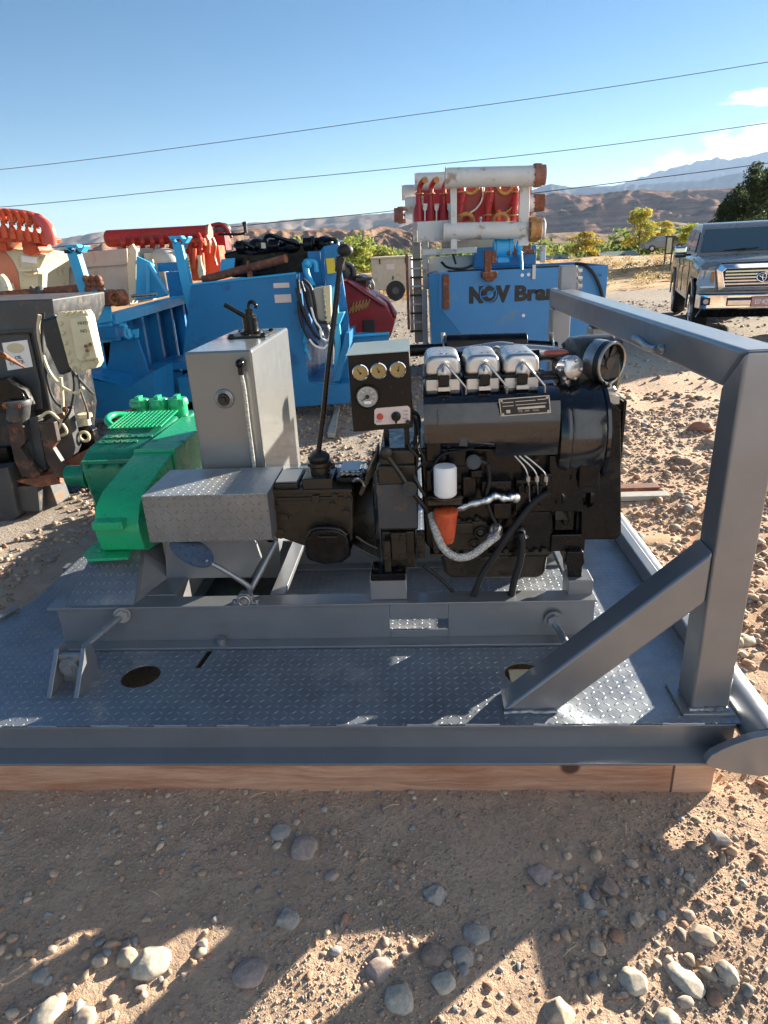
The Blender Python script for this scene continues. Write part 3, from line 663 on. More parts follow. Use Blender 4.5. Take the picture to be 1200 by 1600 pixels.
def sign_frame():
    d = 40; t = thing('sign_frame', 'dark upright sign frame in the field left of the pickup mirror', 'sign', tuple(V(1044, 400, d)))
    b = MB()
    for (a, c, e, f_) in ((1039.5, 399, 1041.2, 369), (1049.5, 401, 1051.2, 369)): b.bxp(a, f_, c and (a + 1.6), c + 14, d, .08)
    b.bxp(1040, 369, 1051, 371, d + .005, .07); b.bxp(1041, 395, 1050, 397, d + .005, .07); b.build('frame', m_ink, t, smooth=False)
    b = MB(); b.bxp(1041.5, 371.5, 1049.3, 394.5, d + .02, .03); b.build('panel', m_cream, t, smooth=False)
sign_frame()

# ------------------------------------------------------------------ beige box trailer
def trailer():
    Y = 24.0; p = V(620, 445, Y); t = thing('box_trailer', 'beige box trailer with one dark wheel, parked beyond the red hopper', 'trailer', (p.x, Y + 1, gh(p.x, Y)))
    b = MB(); z = lambda y: V(610, y, Y).z; x = lambda q: V(q, 420, Y).x; zg = gh(p.x, Y)
    poly = [(x(580), z(402)), (x(644), z(401)), (x(644), z(455)), (x(628), z(455)), (x(624), z(445)), (x(609), z(445)), (x(605), z(453)), (x(580), z(453))]
    b.prism([(a, Y, c) for a, c in poly], (0, 2.1, 0)); b.build('body', m_beige, t, bev=.03)
    b = MB(); b.box((x(579), Y - .05, z(404)), (x(645), Y + 2.15, z(401))); b.build('lid', m_beige, t, bev=.02)
    b = MB(); b.box((x(604), Y - .012, z(421)), (x(616), Y - .002, z(412))); b.build('label_plate', m_pink, t, smooth=False)
    for q in (594, 634):
        b = MB(); b.box((x(q) - .02, Y - .03, z(412)), (x(q) + .02, Y, z(403.5))); b.build('hinge', m_dkm, t, smooth=False)
    b = MB(); b.box((x(612.5), Y - .03, z(437)), (x(614.5), Y, z(431.5))); b.build('latch', m_ink, t, smooth=False)
    w = MB(); c = Vector((x(617), Y - .02, zg + .33)); w.lathe([(.02, 0), (.22, 0), (.24, .05), (.3, .03), (.33, .08), (.33, .2), (.3, .25), (.02, .25)], c + Vector((0, .22, 0)), (0, -1, 0)); wo = w.build('wheel', m_rub, t)
    w = MB(); w.cyl(c + Vector((0, -.04, 0)), c + Vector((0, .0, 0)), .12); w.build('rim', m_dkm2, wo)
m_beige = paint('beige_trailer', (.47, .39, .29), .6, var=.06, dirt=(.36, .28, .2), da=.15, ds=2)
trailer()
# ------------------------------------------------------------------ the steel skid
DZ = .25; YW = 1.804
timber = MB(); timber.box((-1.75, 1.733, .02), (.925, 1.90, .143), bev=.006)
timber = timber.build('timber_beam', m_wood, None); tag(timber, 'long reddish wooden beam lying on the dirt under the front edge of the grey skid', 'timber')
t2 = MB(); t2.box((-1.8, 4.4, .02), (.95, 4.55, .143), bev=.006); t2 = t2.build('timber_beam', m_wood, None)
tag(t2, 'wooden beam on the dirt under the far edge of the grey skid', 'timber')
skid = thing('steel_skid', 'grey steel skid with diamond plate deck and tall tube frame, carrying the engine', 'skid', (-.4, 3.2, .14))
def flat_with_holes(outer, holes, z0, z1, mat, name, parent):
    bm = bmesh.new(); es = []
    for loop in [outer] + holes:
        vs = [bm.verts.new((x, y, z1)) for x, y in loop]; es += [bm.edges.new((vs[i], vs[(i + 1) % len(vs)])) for i in range(len(vs))]
    bmesh.ops.triangle_fill(bm, edges=es, use_beauty=True)
    for f_ in bm.faces:
        if f_.normal.z < 0: f_.normal_flip()
    r = bmesh.ops.extrude_face_region(bm, geom=list(bm.faces)); vs = [g for g in r['geom'] if isinstance(g, bmesh.types.BMVert)]
    bmesh.ops.translate(bm, verts=vs, vec=(0, 0, z0 - z1)); bmesh.ops.recalc_face_normals(bm, faces=bm.faces)
    m = MB(); m.bm.free(); m.bm = bm; return m.build(name, mat, parent, smooth=False)
def circ(cx, cy, r, n=28): return [(cx + r * math.cos(2 * math.pi * i / n), cy + r * math.sin(2 * math.pi * i / n)) for i in range(n)]
outer = [(-2.6, YW), (1.02, YW), (1.02, 4.75), (-1.9, 4.75), (-1.9, 2.72), (-1.93, 2.6), (-2.0, 2.52), (-2.6, 2.35)]
hl = [circ(-1.122, 2.092, .075), circ(.352, 2.085, .072), [(-.925, 2.14), (-.90, 2.14), (-.885, 2.265), (-.91, 2.265)]]
flat_with_holes(outer, hl, .243, DZ, m_deck, 'deck_plate', skid)
b = MB()                                                        # front channel: web, flanges
b.box((-2.7, YW, .144), (1.0, YW + .01, .2425)); b.box((-2.7, 1.725, .1445), (1.0, YW + .07, .1535)); b.box((-2.7, YW - .006, .232), (1.0, YW - .0005, .2475))
b.build('front_channel', m_grey, skid, bev=.0025)
b = MB(); x = -2.6                                              # stitch welds along the deck edge
while x < 1.0:
    L = random.uniform(.09, .15); b.tube([(x + i * L / 8, YW - .001, DZ + random.uniform(-.0015, .001)) for i in range(9)], .0045, 6); x += L + random.uniform(.09, .14)
b.build('weld_bead', m_grey, skid)
b = MB(); b.box((-2.0, 4.75, .144), (1.02, 4.76, .26)); b.box((-1.99, 1.83, .15), (-1.9, 1.84, .24)); b.build('rear_channel', m_grey, skid, bev=.002)
b = MB(); b.cyl((1.078, 1.735, .225), (1.078, 4.78, .225), .066, n=40); b.build('side_tube', m_grey, skid)
b = MB(); b.box((1.003, 1.99, .25), (1.05, 4.75, .33)); b.build('side_rail', m_grey, skid, bev=.006)
b = MB(); b.pxp([(1103, 1192), (1112, 1181), (1128, 1172), (1150, 1163), (1178, 1154), (1212, 1148), (1240, 1160), (1240, 1205), (1190, 1214), (1150, 1209), (1122, 1202), (1106, 1198)], 1.705, .03)
b.build('corner_hook_plate', m_grey, skid, bev=.004)
b = MB(); b.tube([(-1.93, 2.62, .262), (-1.98, 2.53, .262), (-2.1, 2.49, .26), (-2.25, 2.44, .262), (-2.6, 2.36, .26)], .018, 8); b.build('weld_bead', m_grey, skid)
for k in range(5):
    y = 1.87 + k * .6; b = MB(); b.box((-1.95, y, .145), (1.0, y + .06, .2425)); b.build('cross_member', m_grey, skid, bev=.002)
b = MB(); b.box((.30, 2.03, .15), (.47, 2.15, .225)); b.build('wood_block', m_cream, skid, bev=.004)  # pale block added beneath the deck hole to give a bright spot
# inner frame the machinery sits on
ZT = .418
def ibeam(y, s, name, slot=False):
    b = MB(); yw = y
    if slot:
        sx0, sx1, sz0, sz1 = V(610, 984, y).x, V(701, 984, y).x, .296, .346
        xl, xr = -1.545, .66
        b.box((xl, yw, .252), (sx0, yw + .012, ZT)); b.box((sx1, yw, .252), (xr, yw + .012, ZT)); b.box((sx0, yw, .252), (sx1, yw + .012, sz0)); b.box((sx0, yw, sz1), (sx1, yw + .012, ZT))
    else: b.box((-1.545, yw, .252), (.66, yw + .012, ZT))
    b.box((-1.58, yw - .012 if s > 0 else yw - .07, ZT), (.665, yw + .075 if s > 0 else yw + .02, ZT + .01))
    b.box((-1.545, yw - .06, .2515), (.66, yw - .0005, .262)); return b.build(name, m_grey, skid, bev=.0025)
ibeam(2.325, 1, 'inner_beam', True); ibeam(3.02, -1, 'inner_beam')
b = MB(); b.box((-1.545, 2.34, .255), (-1.53, 3.02, .416)); b.box((-1.2, 2.41, .33), (-1.06, 2.95, .428)); b.box((-.66, 2.41, .40), (-.60, 2.95, .4275)); b.box((.58, 2.41, .40), (.655, 2.95, .4275)); b.build('cross_beam', m_grey, skid, bev=.003)
# machine feet on the inner frame
b = MB(); b.box((-.232, 2.34, .4285), (-.085, 2.44, .52)); b.build('mount_block', m_grey, skid, bev=.004)
b = MB(); b.bxp(887, 907, 926, 944, 2.36, .10, bev=.0); b.build('mount_block', m_grey, skid, bev=.004)
# tie rod brackets
b = MB()
for x0 in (-1.43, -1.325):
    b.prism([(x0, 1.955, .2505), (x0, 2.135, .2505), (x0, 2.135, .35), (x0, 2.115, .39), (x0, 2.075, .39), (x0, 2.055, .36)], (.018, 0, 0))
b.box((-1.4115, 2.06, .2505), (-1.3255, 2.078, .372)); b.build('tie_bracket', m_grey, skid, bev=.002)
b = MB(); b.cyl((-1.369, 2.06, .325), (-1.369, 2.04, .325), .038, n=30); b.bolt((-1.369, 2.04, .325), (0, -1, 0), .02, .014); b.build('tie_boss', m_grey, skid)
b = MB(); b.tube([(-1.335, 2.10, .37), (-1.26, 2.31, .395)], .014, 14); b.bolt((-1.262, 2.31, .395), (.33, -.9, .1), .026, .022); b.cyl((-1.30, 2.2, .383), (-1.295, 2.215, .384), .017); b.build('tie_rod', m_grey, skid)
b = MB(); b.tube([V(862, 967, 2.31), V(874, 985, 2.27), V(885, 1006, 2.19)], .014, 14); b.bolt(V(865, 968, 2.31), (0, -1, 0), .028, .02); b.build('tie_rod', m_grey, skid)
b = MB(); b.cyl((-.86, 2.30, .262), (-.86, 2.30, .285), .02); b.build('pin', m_grey, skid)
# tall tube frame (headache rack)
PX0, PX1 = .874, 1.0
def post(y, z1, name='frame_post'): b = MB(); b.box((PX0, y, .2505), (PX1, y + .12, z1)); return b.build(name, m_grey, skid, bev=.012, seg=3)
b = MB(); b.prism([(PX0, 1.862, .2505), (PX0, 1.862, 1.448), (PX0, 1.984, 1.3255), (PX0, 1.984, .2505)], (PX1 - PX0, 0, 0)); b.build('frame_post', m_grey, skid, bev=.012, seg=3); post(4.63, 1.325)
b = MB(); b.box((PX0 + .0, 3.55, .2505), (PX1, 3.66, 1.322)); b.build('frame_post', m_grey, skid, bev=.012, seg=3)
b = MB(); b.prism([(PX0, 1.8635, 1.448), (PX0, 4.752, 1.448), (PX0, 4.752, 1.3255), (PX0, 1.985, 1.3255)], (PX1 - PX0, 0, 0)); b.build('top_beam', m_grey, skid, bev=.014, seg=3)
b = MB(); b.prism([(.246, 1.866, .2505), (.433, 1.866, .2505), (.8735, 1.866, .668), (.8735, 1.866, .845)], (0, .112, 0)); b.build('diagonal_brace', m_grey, skid, bev=.011, seg=3)
b = MB(); b.box((.84, 1.835, .2495), (1.01, 2.01, .262)); b.build('post_foot', m_grey, skid, bev=.003)
b = MB()
for a, c in (((.866, 1.858, .263), (.988, 1.858, .263)), ((.989, 1.858, .263), (.989, 1.985, .263)), ((.25, 1.86, .255), (.43, 1.86, .255))):
    a, c = Vector(a), Vector(c); b.tube([a.lerp(c, i / 12) + Vector((0, random.uniform(-.003, .003), random.uniform(-.002, .003))) for i in range(13)], .008, 7)
b.build('weld_bead', m_grey, skid)
b = MB(); b.bxp(876, 415, 901, 457, 4.60, .09); b.build('stub_post', m_grey, skid, bev=.008)
b = MB()
for yy in (422, 434, 446): p = V(902, yy, 4.64); b.bolt(p, (1, 0, 0), .02, .03)
b.build('stub_bolts', m_steel, skid)
b = MB(); b.tube([(PX0 - .006, 2.54, 1.357), (PX0 - .012, 2.62, 1.352), (PX0 - .006, 2.72, 1.36), (PX0 - .012, 2.80, 1.366)], .012, 8); b.sph((PX0 - .006, 2.48, 1.365), .018); b.build('weld_scar', m_grey, skid)

# ------------------------------------------------------------------ clutch pedal and its shaft
ped = thing('foot_pedal', 'grey diamond plate foot pedal on a bent rod, pivoting on the inner frame', 'pedal', tuple(V(385, 940, 2.34)))
c = V(300, 862, 2.33); b = MB(); ax = (V(338, 884, 2.30) - V(262, 840, 2.36)).normalized()
w_ = Vector((.08, -.62, .78)).normalized().cross(ax).normalized(); nrm = ax.cross(w_)
prof = []
for i in range(32):
    t = 2 * math.pi * i / 32; r = .098 * (abs(math.cos(t)) ** .8) * (1 if math.cos(t) > 0 else -1); prof.append(c + ax * r + w_ * .05 * math.sin(t))
b.prism(prof, nrm * .008); b.build('pedal_plate', plate('pedal_diamond', (.09, .12, .17), (0, 2), .024), ped, smooth=False)
b = MB(); b.tube([V(322, 876, 2.31), V(352, 892, 2.31), V(388, 916, 2.32), V(390, 930, 2.34)], .0105, 12); b.build('pedal_rod', m_grey, ped)
b = MB(); b.tube([V(384, 938, 2.335), V(384, 936, 2.55)], .016, 14); b.tube([V(390, 925, 2.36), V(412, 884, 2.42), V(432, 846, 2.46)], .0115, 12); b.build('shaft', m_grey, ped)
b = MB(); p = V(382, 941, 2.325); s = .001
b.prism([p + Vector(q) for q in ((-.055, 0, -.026), (.055, 0, -.026), (.055, 0, -.008), (.036, 0, -.004), (.03, 0, .022), (.015, 0, .037), (-.015, 0, .037), (-.03, 0, .022), (-.036, 0, -.004), (-.055, 0, -.008))], (0, .035, 0))
b.build('bearing_block', m_grey, ped, bev=.003)
b = MB(); b.torus(p + Vector((0, -.002, .006)), .022, .005, (0, 1, 0)); b.cyl(p + Vector((0, .01, .006)), p + Vector((0, -.006, .006)), .014); b.bolt(p + Vector((-.045, .015, -.008)), (0, 0, 1), .009, .012); b.bolt(p + Vector((.045, .015, -.008)), (0, 0, 1), .009, .012)
b.build('bearing_ring', m_steel, ped)

# ------------------------------------------------------------------ diamond plate cover over the coupling
cov = thing('shaft_cover', 'box-shaped grey diamond plate cover between the green guard and the black gearbox', 'cover', (-.86, 2.5, .43))
CX0, CX1, CY0, CY1, CZ0, CZ1 = -1.095, -.603, 2.335, 2.66, .708, .90
b = MB(); b.box((CX0, CY0, CZ0), (CX1, CY0 + .004, CZ1)); b.build('front_panel', m_coverf, cov, smooth=False)
b = MB(); b.box((CX0 - .001, CY0 - .002, CZ1), (CX1 + .001, CY1, CZ1 + .0045)); b.build('top_panel', m_covert, cov, bev=.002)
b = MB(); b.box((CX0, CY0 + .0045, CZ0), (CX0 + .004, CY1, CZ1 - .0005)); b.box((CX1 - .004, CY0 + .0045, CZ0), (CX1, CY1, CZ1 - .0005)); b.box((CX0 + .005, CY1 - .004, CZ0), (CX1 - .005, CY1, CZ1 - .0005)); b.build('side_panel', m_grey, cov, smooth=False)
b = MB(); b.prism([(-1.16, 2.56, .4285), (-.78, 2.56, .4285), (-.72, 2.56, .52), (-.76, 2.56, .72), (-1.12, 2.56, .72)], (0, .02, 0)); b.box((-.96, 2.54, .62), (-.84, 2.5595, .66)); b.build('support_plate', m_grey, cov, bev=.003)
b = MB(); b.box((-1.16, 2.585, .4285), (-1.06, 2.9, .70)); b.build('pedestal', m_grey, cov, bev=.004)
b = MB(); b.box((-1.05, 2.42, .262), (-.68, 2.98, .27)); b.build('shade_sheet', m_ink, skid, smooth=False)  # black sheet added to stand for deep shade in the opening
b = MB(); b.box((-1.19, 2.405, .4285), (-1.065, 2.6, .4345)); b.build('base_strip', m_grey, cov, bev=.002)

# ------------------------------------------------------------------ tall grey tank
tk = thing('fluid_tank', 'tall narrow light grey steel tank with a black filler valve on top', 'tank', (-.83, 3.1, DZ))
b = MB(); b.box((-.972, 2.70, .64), (-.69, 3.5, 1.392)); b.build('tank_body', m_tank, tk, bev=.012, seg=3)
b = MB(); b.box((-.955, 2.86, DZ + .001), (-.71, 3.45, .6395)); b.build('tank_base', m_grey, tk, bev=.004)
p = V(351, 623, 2.70); b = MB(); b.torus(p + Vector((0, -.003, 0)), .034, .008, (0, 1, 0)); b.lathe([(.034, 0), (.034, .01), (.026, .014), (.02, .004)], p, (0, -1, 0)); b.build('port_ring', m_tank, tk)
b = MB(); b.cyl(p + Vector((0, -.004, 0)), p + Vector((0, -.022, 0)), .024, n=8); b.box(p + Vector((-.011, -.034, -.011)), p + Vector((.011, -.02, .011))); b.build('plug', m_blkb, tk, bev=.002)
b = MB(); g0 = V(378, 566, 2.70); b.cyl(g0, g0 + Vector((0, -.03, 0)), .018, n=12); b.sph(g0 + Vector((0, -.035, 0)), .018); b.cyl(g0 + Vector((0, -.035, 0)), g0 + Vector((0, -.035, -.045)), .011, n=10); b.build('elbow_fitting', m_blk, tk)
b = MB(); b.tube([g0 + Vector((0, -.035, -.04)), V(382, 610, 2.665), V(388, 660, 2.665), V(394, 705, 2.67), V(399, 745, 2.68)], .008, 10); b.build('sight_tube', m_hose, tk)
TX = -.80
b = MB(); b.box((-.90, 3.10, 1.3925), (-.72, 3.32, 1.402)); b.build('valve_plate', m_blkb, tk, bev=.002)
b = MB(); b.cyl((-.81, 3.21, 1.402), (-.81, 3.21, 1.475), .036, n=22); b.cyl((-.81, 3.21, 1.402), (-.81, 3.21, 1.415), .055, n=22); b.cyl((-.81, 3.21, 1.475), (-.81, 3.21, 1.49), .03, n=8); b.cyl((-.81, 3.21, 1.49), (-.81, 3.21, 1.515), .018)
for q in ((-.885, 3.12), (-.735, 3.12), (-.885, 3.3), (-.735, 3.3), (-.81, 3.12)): b.bolt((q[0], q[1], 1.402), (0, 0, 1), .011, .01)
b.build('valve_body', m_blk, tk)
b = MB(); b.tube([(-.81, 3.21, 1.50), (-.808, 3.21, 1.535), (-.79, 3.21, 1.545), (-.775, 3.21, 1.53), (-.778, 3.21, 1.515)], .009, 8); b.build('valve_hook', m_blk, tk)
b = MB(); b.tube([(-.82, 3.2, 1.475), V(351, 476, 3.2)], .011, 10); b.build('valve_handle', m_blk, tk)
# ------------------------------------------------------------------ green belt guard
gd = thing('belt_guard', 'bright green sloping belt guard between the green pump and the grey tank', 'guard', (-1.3, 3.0, .5))
x0, x1 = -1.375, -1.185
prof = [(3.62, .915), (2.96, .905), (2.58, .845), (2.50, .81), (2.455, .75), (2.45, .69), (2.465, .62), (2.50, .60), (3.0, .50), (3.62, .50)]
b = MB(); b.prism([(x0, y, z) for y, z in prof], (x1 - x0, 0, 0)); b.build('guard_body', m_green, gd, bev=.008, seg=3)
b = MB(); b.box((x0 - .004, 2.952, .888), (x1 + .006, 2.975, .914)); b.box((x1 + .0005, 2.93, .60), (x1 + .006, 2.955, .90)); b.build('seam_strip', m_green, gd, bev=.002)
b = MB(); b.box((-1.365, 2.415, .73), (-1.235, 2.47, .765)); b.build('latch_box', m_green, gd, bev=.004)
b = MB(); fp = [G(136, 858, .61), G(150, 845, .61), G(212, 845, .61), G(200, 873, .60), G(137, 876, .60), G(131, 868, .60)]
b.prism([(p.x, p.y, .595) for p in fp], (0, 0, .012)); b.bolt(Vector(((fp[0].x + fp[2].x) / 2 - .03, fp[0].y - .02, .607)), (0, 0, 1), .01, .008); b.build('foot_flange', m_green, gd, bev=.003)
rp = thing('guard_support', 'sloped diamond plate support standing under the foot of the green guard', 'support', (-1.35, 2.4, .43))
p0, p1, q0, q1 = Vector((-1.51, 2.335, .4285)), Vector((-1.215, 2.335, .4285)), Vector((-1.44, 2.52, .592)), Vector((-1.225, 2.52, .592))
b = MB(); b.prism([p0, p1, q1, q0], (0, .004, -.003)); b.build('sloped_plate', plate('slope_diamond', (.22, .24, .26), (0, 2), .026), rp, smooth=False)
b = MB(); b.prism([p1 + Vector((0, .006, 0)), q1 + Vector((0, 0, -.004)), Vector((-1.2, 2.74, .592)), Vector((-1.13, 2.62, .4285))], (-.006, 0, 0)); b.prism([Vector((-1.44, 2.525, .588)), Vector((-1.2, 2.525, .588)), Vector((-1.2, 2.8, .588)), Vector((-1.44, 2.8, .588))], (0, 0, .006)); b.build('side_plate', m_grey, rp, smooth=False)

# ------------------------------------------------------------------ green pump
pm = thing('green_pump', 'dark green pump with round caps and a grated lid, left of the green guard', 'pump', (-1.7, 3.3, DZ))
# body: a trough with a rounded front, its long axis across the picture
bx0, bx1 = -1.70, -1.38
prof = [(3.02, .80), (3.05, .86), (3.14, .892), (3.62, .93), (3.62, .45), (3.16, .45), (3.06, .60)]
b = MB(); b.prism([(bx0, y, z) for y, z in prof], (bx1 - bx0, 0, 0)); b.build('pump_body', m_greeng, pm, bev=.03, seg=4)
b = MB(); b.box((bx0 + .02, 3.005, .835), (bx1, 3.03, .85)); 
for i in range(4): b.bolt((bx0 + .04 + i * .08, 3.012, .82), (0, -1, 0), .008, .008)
for i in range(3): b.bolt((bx0 + .03 , 3.03 + i*.004, .76 - i * .08), (0, -1, 0), .008, .008)
b.build('lid_rim', m_greeng, pm, bev=.003)
b = MB(); b.cyl((-1.69, 3.1, .75), (-1.81, 3.1, .75), .052, n=28); b.cyl((-1.70, 3.1, .75), (-1.722, 3.1, .75), .068, n=28); b.build('suction_port', m_greeng, pm)
b = MB()
for i in range(3):
    X = -1.68 + i * .115
    b.lathe([(.052, 0), (.052, .06), (.06, .062), (.06, .085), (.054, .10), (.0, .105)], (X, 3.80, .885), (0, 0, 1), 22); b.box((X - .012, 3.77, .985), (X + .012, 3.83, 1.005)); b.box((X + .035, 3.74, .955), (X + .055, 3.755, .985))
b.build('cylinder_caps', m_green, pm)
b = MB(); b.box((-1.75, 3.72, .45), (-1.37, 3.9, .89)); b.build('fluid_end', m_greeng, pm, bev=.015)
b = MB(); gx0, gx1, gy0, gy1 = -1.68, -1.40, 3.36, 3.64
zz = lambda y: .893 + (y - 3.14) * .079 + .012
for i in range(13):
    X = gx0 + (gx1 - gx0) * i / 12; w = .006 if i in (0, 4, 8, 12) else .003; b.prism([(X - w, gy0, zz(gy0)), (X + w, gy0, zz(gy0)), (X + w, gy1, zz(gy1)), (X - w, gy1, zz(gy1))], (0, 0, .006))
for i in range(11): Y = gy0 + (gy1 - gy0) * i / 10; b.box((gx0, Y - .003, zz(Y) - .001), (gx1, Y + .003, zz(Y) + .0045))
b.build('grate', m_green, pm, smooth=False)
b = MB(); b.tube([(-1.68, 3.42, .91), (-1.73, 3.46, .945), (-1.73, 3.54, .955), (-1.68, 3.6, .94)], .018, 10); b.build('lifting_lug', m_green, pm)
for r, tx in enumerate(('GARDNER', 'DENVER')):
    text('cast_lettering', tx, .052, (-1.655, 3.235 - r * .075, zz(3.235 - r * .075) - .010), (1, 0, 0), (0, 1, .079), m_greeng, pm, thick=.004, bold=.002, sx=1.05)
b = MB(); b.cyl((-1.83, 3.74, .90), (-1.70, 3.74, .915), .026, n=16); b.cyl((-1.80, 3.74, .903), (-1.765, 3.74, .907), .034, n=6); b.build('relief_valve', m_maroon, pm)
b = MB(); b.sph((-1.40, 3.0, .835), .018, (1.2, .5, .6)); b.build('oil_cap', m_wht, pm)
b = MB(); b.box((-1.69, 3.06, .2505), (-1.40, 3.14, .46)); b.box((-1.69, 3.6, .2505), (-1.40, 3.8, .46)); b.build('pump_foot', m_greeng, pm, bev=.005)
# ------------------------------------------------------------------ gearbox
YG = 2.44
gb = thing('gearbox', 'black gearbox with a round turret and long lever, left of the engine', 'gearbox', tuple(V(490, 880, 2.5)))
b = MB(); b.pxp([(424, 775), (428, 768), (546, 766), (552, 775), (552, 845), (540, 852), (480, 856), (440, 842), (428, 815)], YG, .26); b.build('gear_case', m_blkb, gb, bev=.012, seg=3)
b = MB(); b.cyl(V(421, 800, YG + .14), V(430, 800, YG + .14), .13, n=30); b.cyl(V(416, 795, YG + .14), V(424, 795, YG + .14), .07, n=24); b.build('rear_bearing_cap', m_blk, gb)
b = MB(); b.pxp([(426, 766), (549, 764), (551, 770), (427, 773)], YG - .008, .28); b.pxp([(431, 778), (536, 776), (536, 780), (431, 784)], YG - .008, .02); b.pxp([(487, 775), (499, 774), (499, 786), (487, 786)], YG - .012, .02); b.build('case_flange', m_blkb, gb, bev=.003)
b = MB()
for x, y, r in ((430, 790, .014), (444, 808, .021), (438, 832, .02), (520, 788, .013), (541, 801, .018), (545, 780, .013), (524, 774, .013), (534, 840, .012)): b.bolt(V(x, y, YG), (0, -1, 0), r, .013)
b.build('case_bolts', m_blkb, gb)
b = MB(); b.pxp([(478, 842), (484, 831), (495, 827), (512, 826), (530, 829), (541, 836), (545, 844), (548, 870), (535, 880), (505, 883), (480, 876), (476, 862)], YG - .045, .14); b.build('side_sump', m_blk, gb, bev=.012, seg=3)
b = MB(); b.tube([V(478, 840, YG - .05), V(486, 829, YG - .05), V(500, 825, YG - .05), V(528, 827, YG - .05), V(542, 836, YG - .05)], .006, 8); b.pxp([(496, 838), (527, 838), (527, 841), (496, 841)], YG - .055, .01); b.build('cast_rib', m_blkb, gb, bev=.001)
b = MB(); b.bxp(428, 755, 466, 768, YG + .01, .18); b.build('top_block', m_blkb, gb, bev=.008)
b = MB(); b.bxp(430, 752.5, 464, 754.5, YG + .015, .16); b.build('top_plate', m_tank, gb, bev=.002)
b = MB(); b.bxp(472, 748, 520, 768, YG, .16); b.bxp(466, 757, 474, 768, YG + .03, .12); b.build('tower_block', m_blkb, gb, bev=.006)
b = MB(); o = V(501, 748, YG + .09); b.lathe([(.055, 0), (.05, .012), (.043, .018), (.042, .055), (.050, .062), (.05, .075), (.03, .085)], o, (0, 0, 1)); b.cyl(o + Vector((.045, 0, .05)), o + Vector((.062, 0, .055)), .012, n=8)
b.build('turret', m_blkb, gb)
b = MB(); b.lathe([(.036, .078), (.045, .088), (.044, .10), (.03, .112), (.012, .118)], o, (0, 0, 1)); b.build('rubber_boot', m_rub, gb)
lv = V(533, 398, YG + .13)
b = MB(); b.tube([o + Vector((0, 0, .11)), V(506, 640, YG + .095), V(512, 580, YG + .10), V(524, 480, YG + .12), V(533, 400, YG + .13)], .0105, 12); le = b.build('gear_lever', m_blk, gb)
b = MB(); b.tube([V(528, 425, YG + .13), V(533, 402, YG + .13)], lambda t: .012 + .006 * t, 14); b.sph(V(539, 391, YG + .13), .026, (1.15, 1, .85)); b.build('lever_knob', m_rub, le)
b = MB(); b.bxp(524, 746, 566, 755, YG + .05, .12); b.bxp(530, 738, 556, 744, YG + .1, .1); b.build('shift_cover', m_blk, gb, bev=.005)
b = MB(); b.bxp(531, 735, 561, 738, YG + .09, .13); b.build('top_plate', m_tank, gb, bev=.002)
b = MB()
for x in (534, 542, 552, 560): b.bolt(V(x, 741, YG + .07), (0, 0, 1), .009, .012)
b.tube([V(552, 752, YG), V(558, 748, YG - .01), V(566, 752, YG), V(570, 760, YG)], .005, 6); b.build('shift_bolts', m_steel, gb)
b = MB(); c0 = V(551, 802, YG + .15); c1 = V(590, 800, YG + .15); b.cyl(c0, c1, .135, .20, n=36); b.build('bell_housing', m_blkb, gb, ang=60)
b = MB(); q0, q1 = V(560, 768, YG - .02), V(588, 708, YG + .02)
b.prism([V(560, 772, YG), V(587, 709, YG + .03), V(590, 712, YG + .03), V(590, 730, YG + .03), V(565, 776, YG)], (0, .16, 0)); 
for t in (.15, .38, .6, .85): b.bolt(q0.lerp(q1, t) + Vector((0, .05, .004)), (-.9, 0, .45), .011, .012)
b.pxp([(566, 826), (580, 822), (583, 838), (570, 842)], YG - .01, .03); b.build('bell_flange', m_blkb, gb, bev=.003)
b = MB(); b.tube([V(556, 838, YG - .03), V(575, 850, YG - .03), V(590, 857, YG - .03)], .006, 8); b.tube([V(562, 858, YG - .03), V(590, 872, YG - .03)], .005, 8); b.build('clutch_linkage', m_blkb, gb)

# ------------------------------------------------------------------ engine
YE = 2.42
en = thing('diesel_engine', 'black three cylinder diesel engine with silver rocker covers and a white filter', 'engine', tuple(V(760, 900, 2.6)))
b = MB(); b.bxp(591, 727, 652, 830, YE - .03, .50); b.bxp(593, 703, 650, 728, YE - .02, .48); b.bxp(596, 830, 650, 888, YE - .015, .44); b.build('flywheel_housing', m_blkb, en, bev=.01, seg=3)
b = MB(); b.bxp(590, 757, 652, 826, YE - .038, .02); b.build('housing_plate', m_dkm2, en, bev=.003)
b = MB(); b.bxp(611, 833, 635, 876, YE - .045, .03); b.bxp(651, 832, 664, 873, YE - .04, .03); b.bxp(600, 846, 611, 903, YE - .06, .03)
for x, y in ((627, 839), (627, 868), (657, 839), (657, 867), (603, 850), (603, 872)): b.bolt(V(x, y, YE - .062 if x < 610 else YE - .045), (0, -1, 0), .009, .007)
b.build('mount_straps', m_blkb, en, bev=.004)
b = MB(); b.bxp(579, 897, 634, 909, YE - .08, .12); b.bxp(583, 888, 592, 898, YE - .06, .04); b.bxp(620, 890, 628, 898, YE - .06, .04); b.build('engine_foot', m_blk, en, bev=.004)
# crankcase
b = MB(); b.pxp([(656, 700), (860, 700), (866, 860), (856, 872), (690, 872), (664, 850)], YE + .01, .42); b.build('crankcase', m_blk, en, bev=.01)
b = MB(); b.pxp([(688, 868), (858, 864), (852, 900), (838, 905), (706, 905), (694, 898)], YE + .05, .34); b.build('oil_pan', m_blkb, en, bev=.02, seg=3)
b = MB(); b.bxp(672, 864, 862, 868, YE - .005, .40)
for i in range(12): b.bolt(V(682 + i * 15.5, 861, YE), (0, -1, 0), .008, .006)
b.build('pan_flange', m_blkb, en)
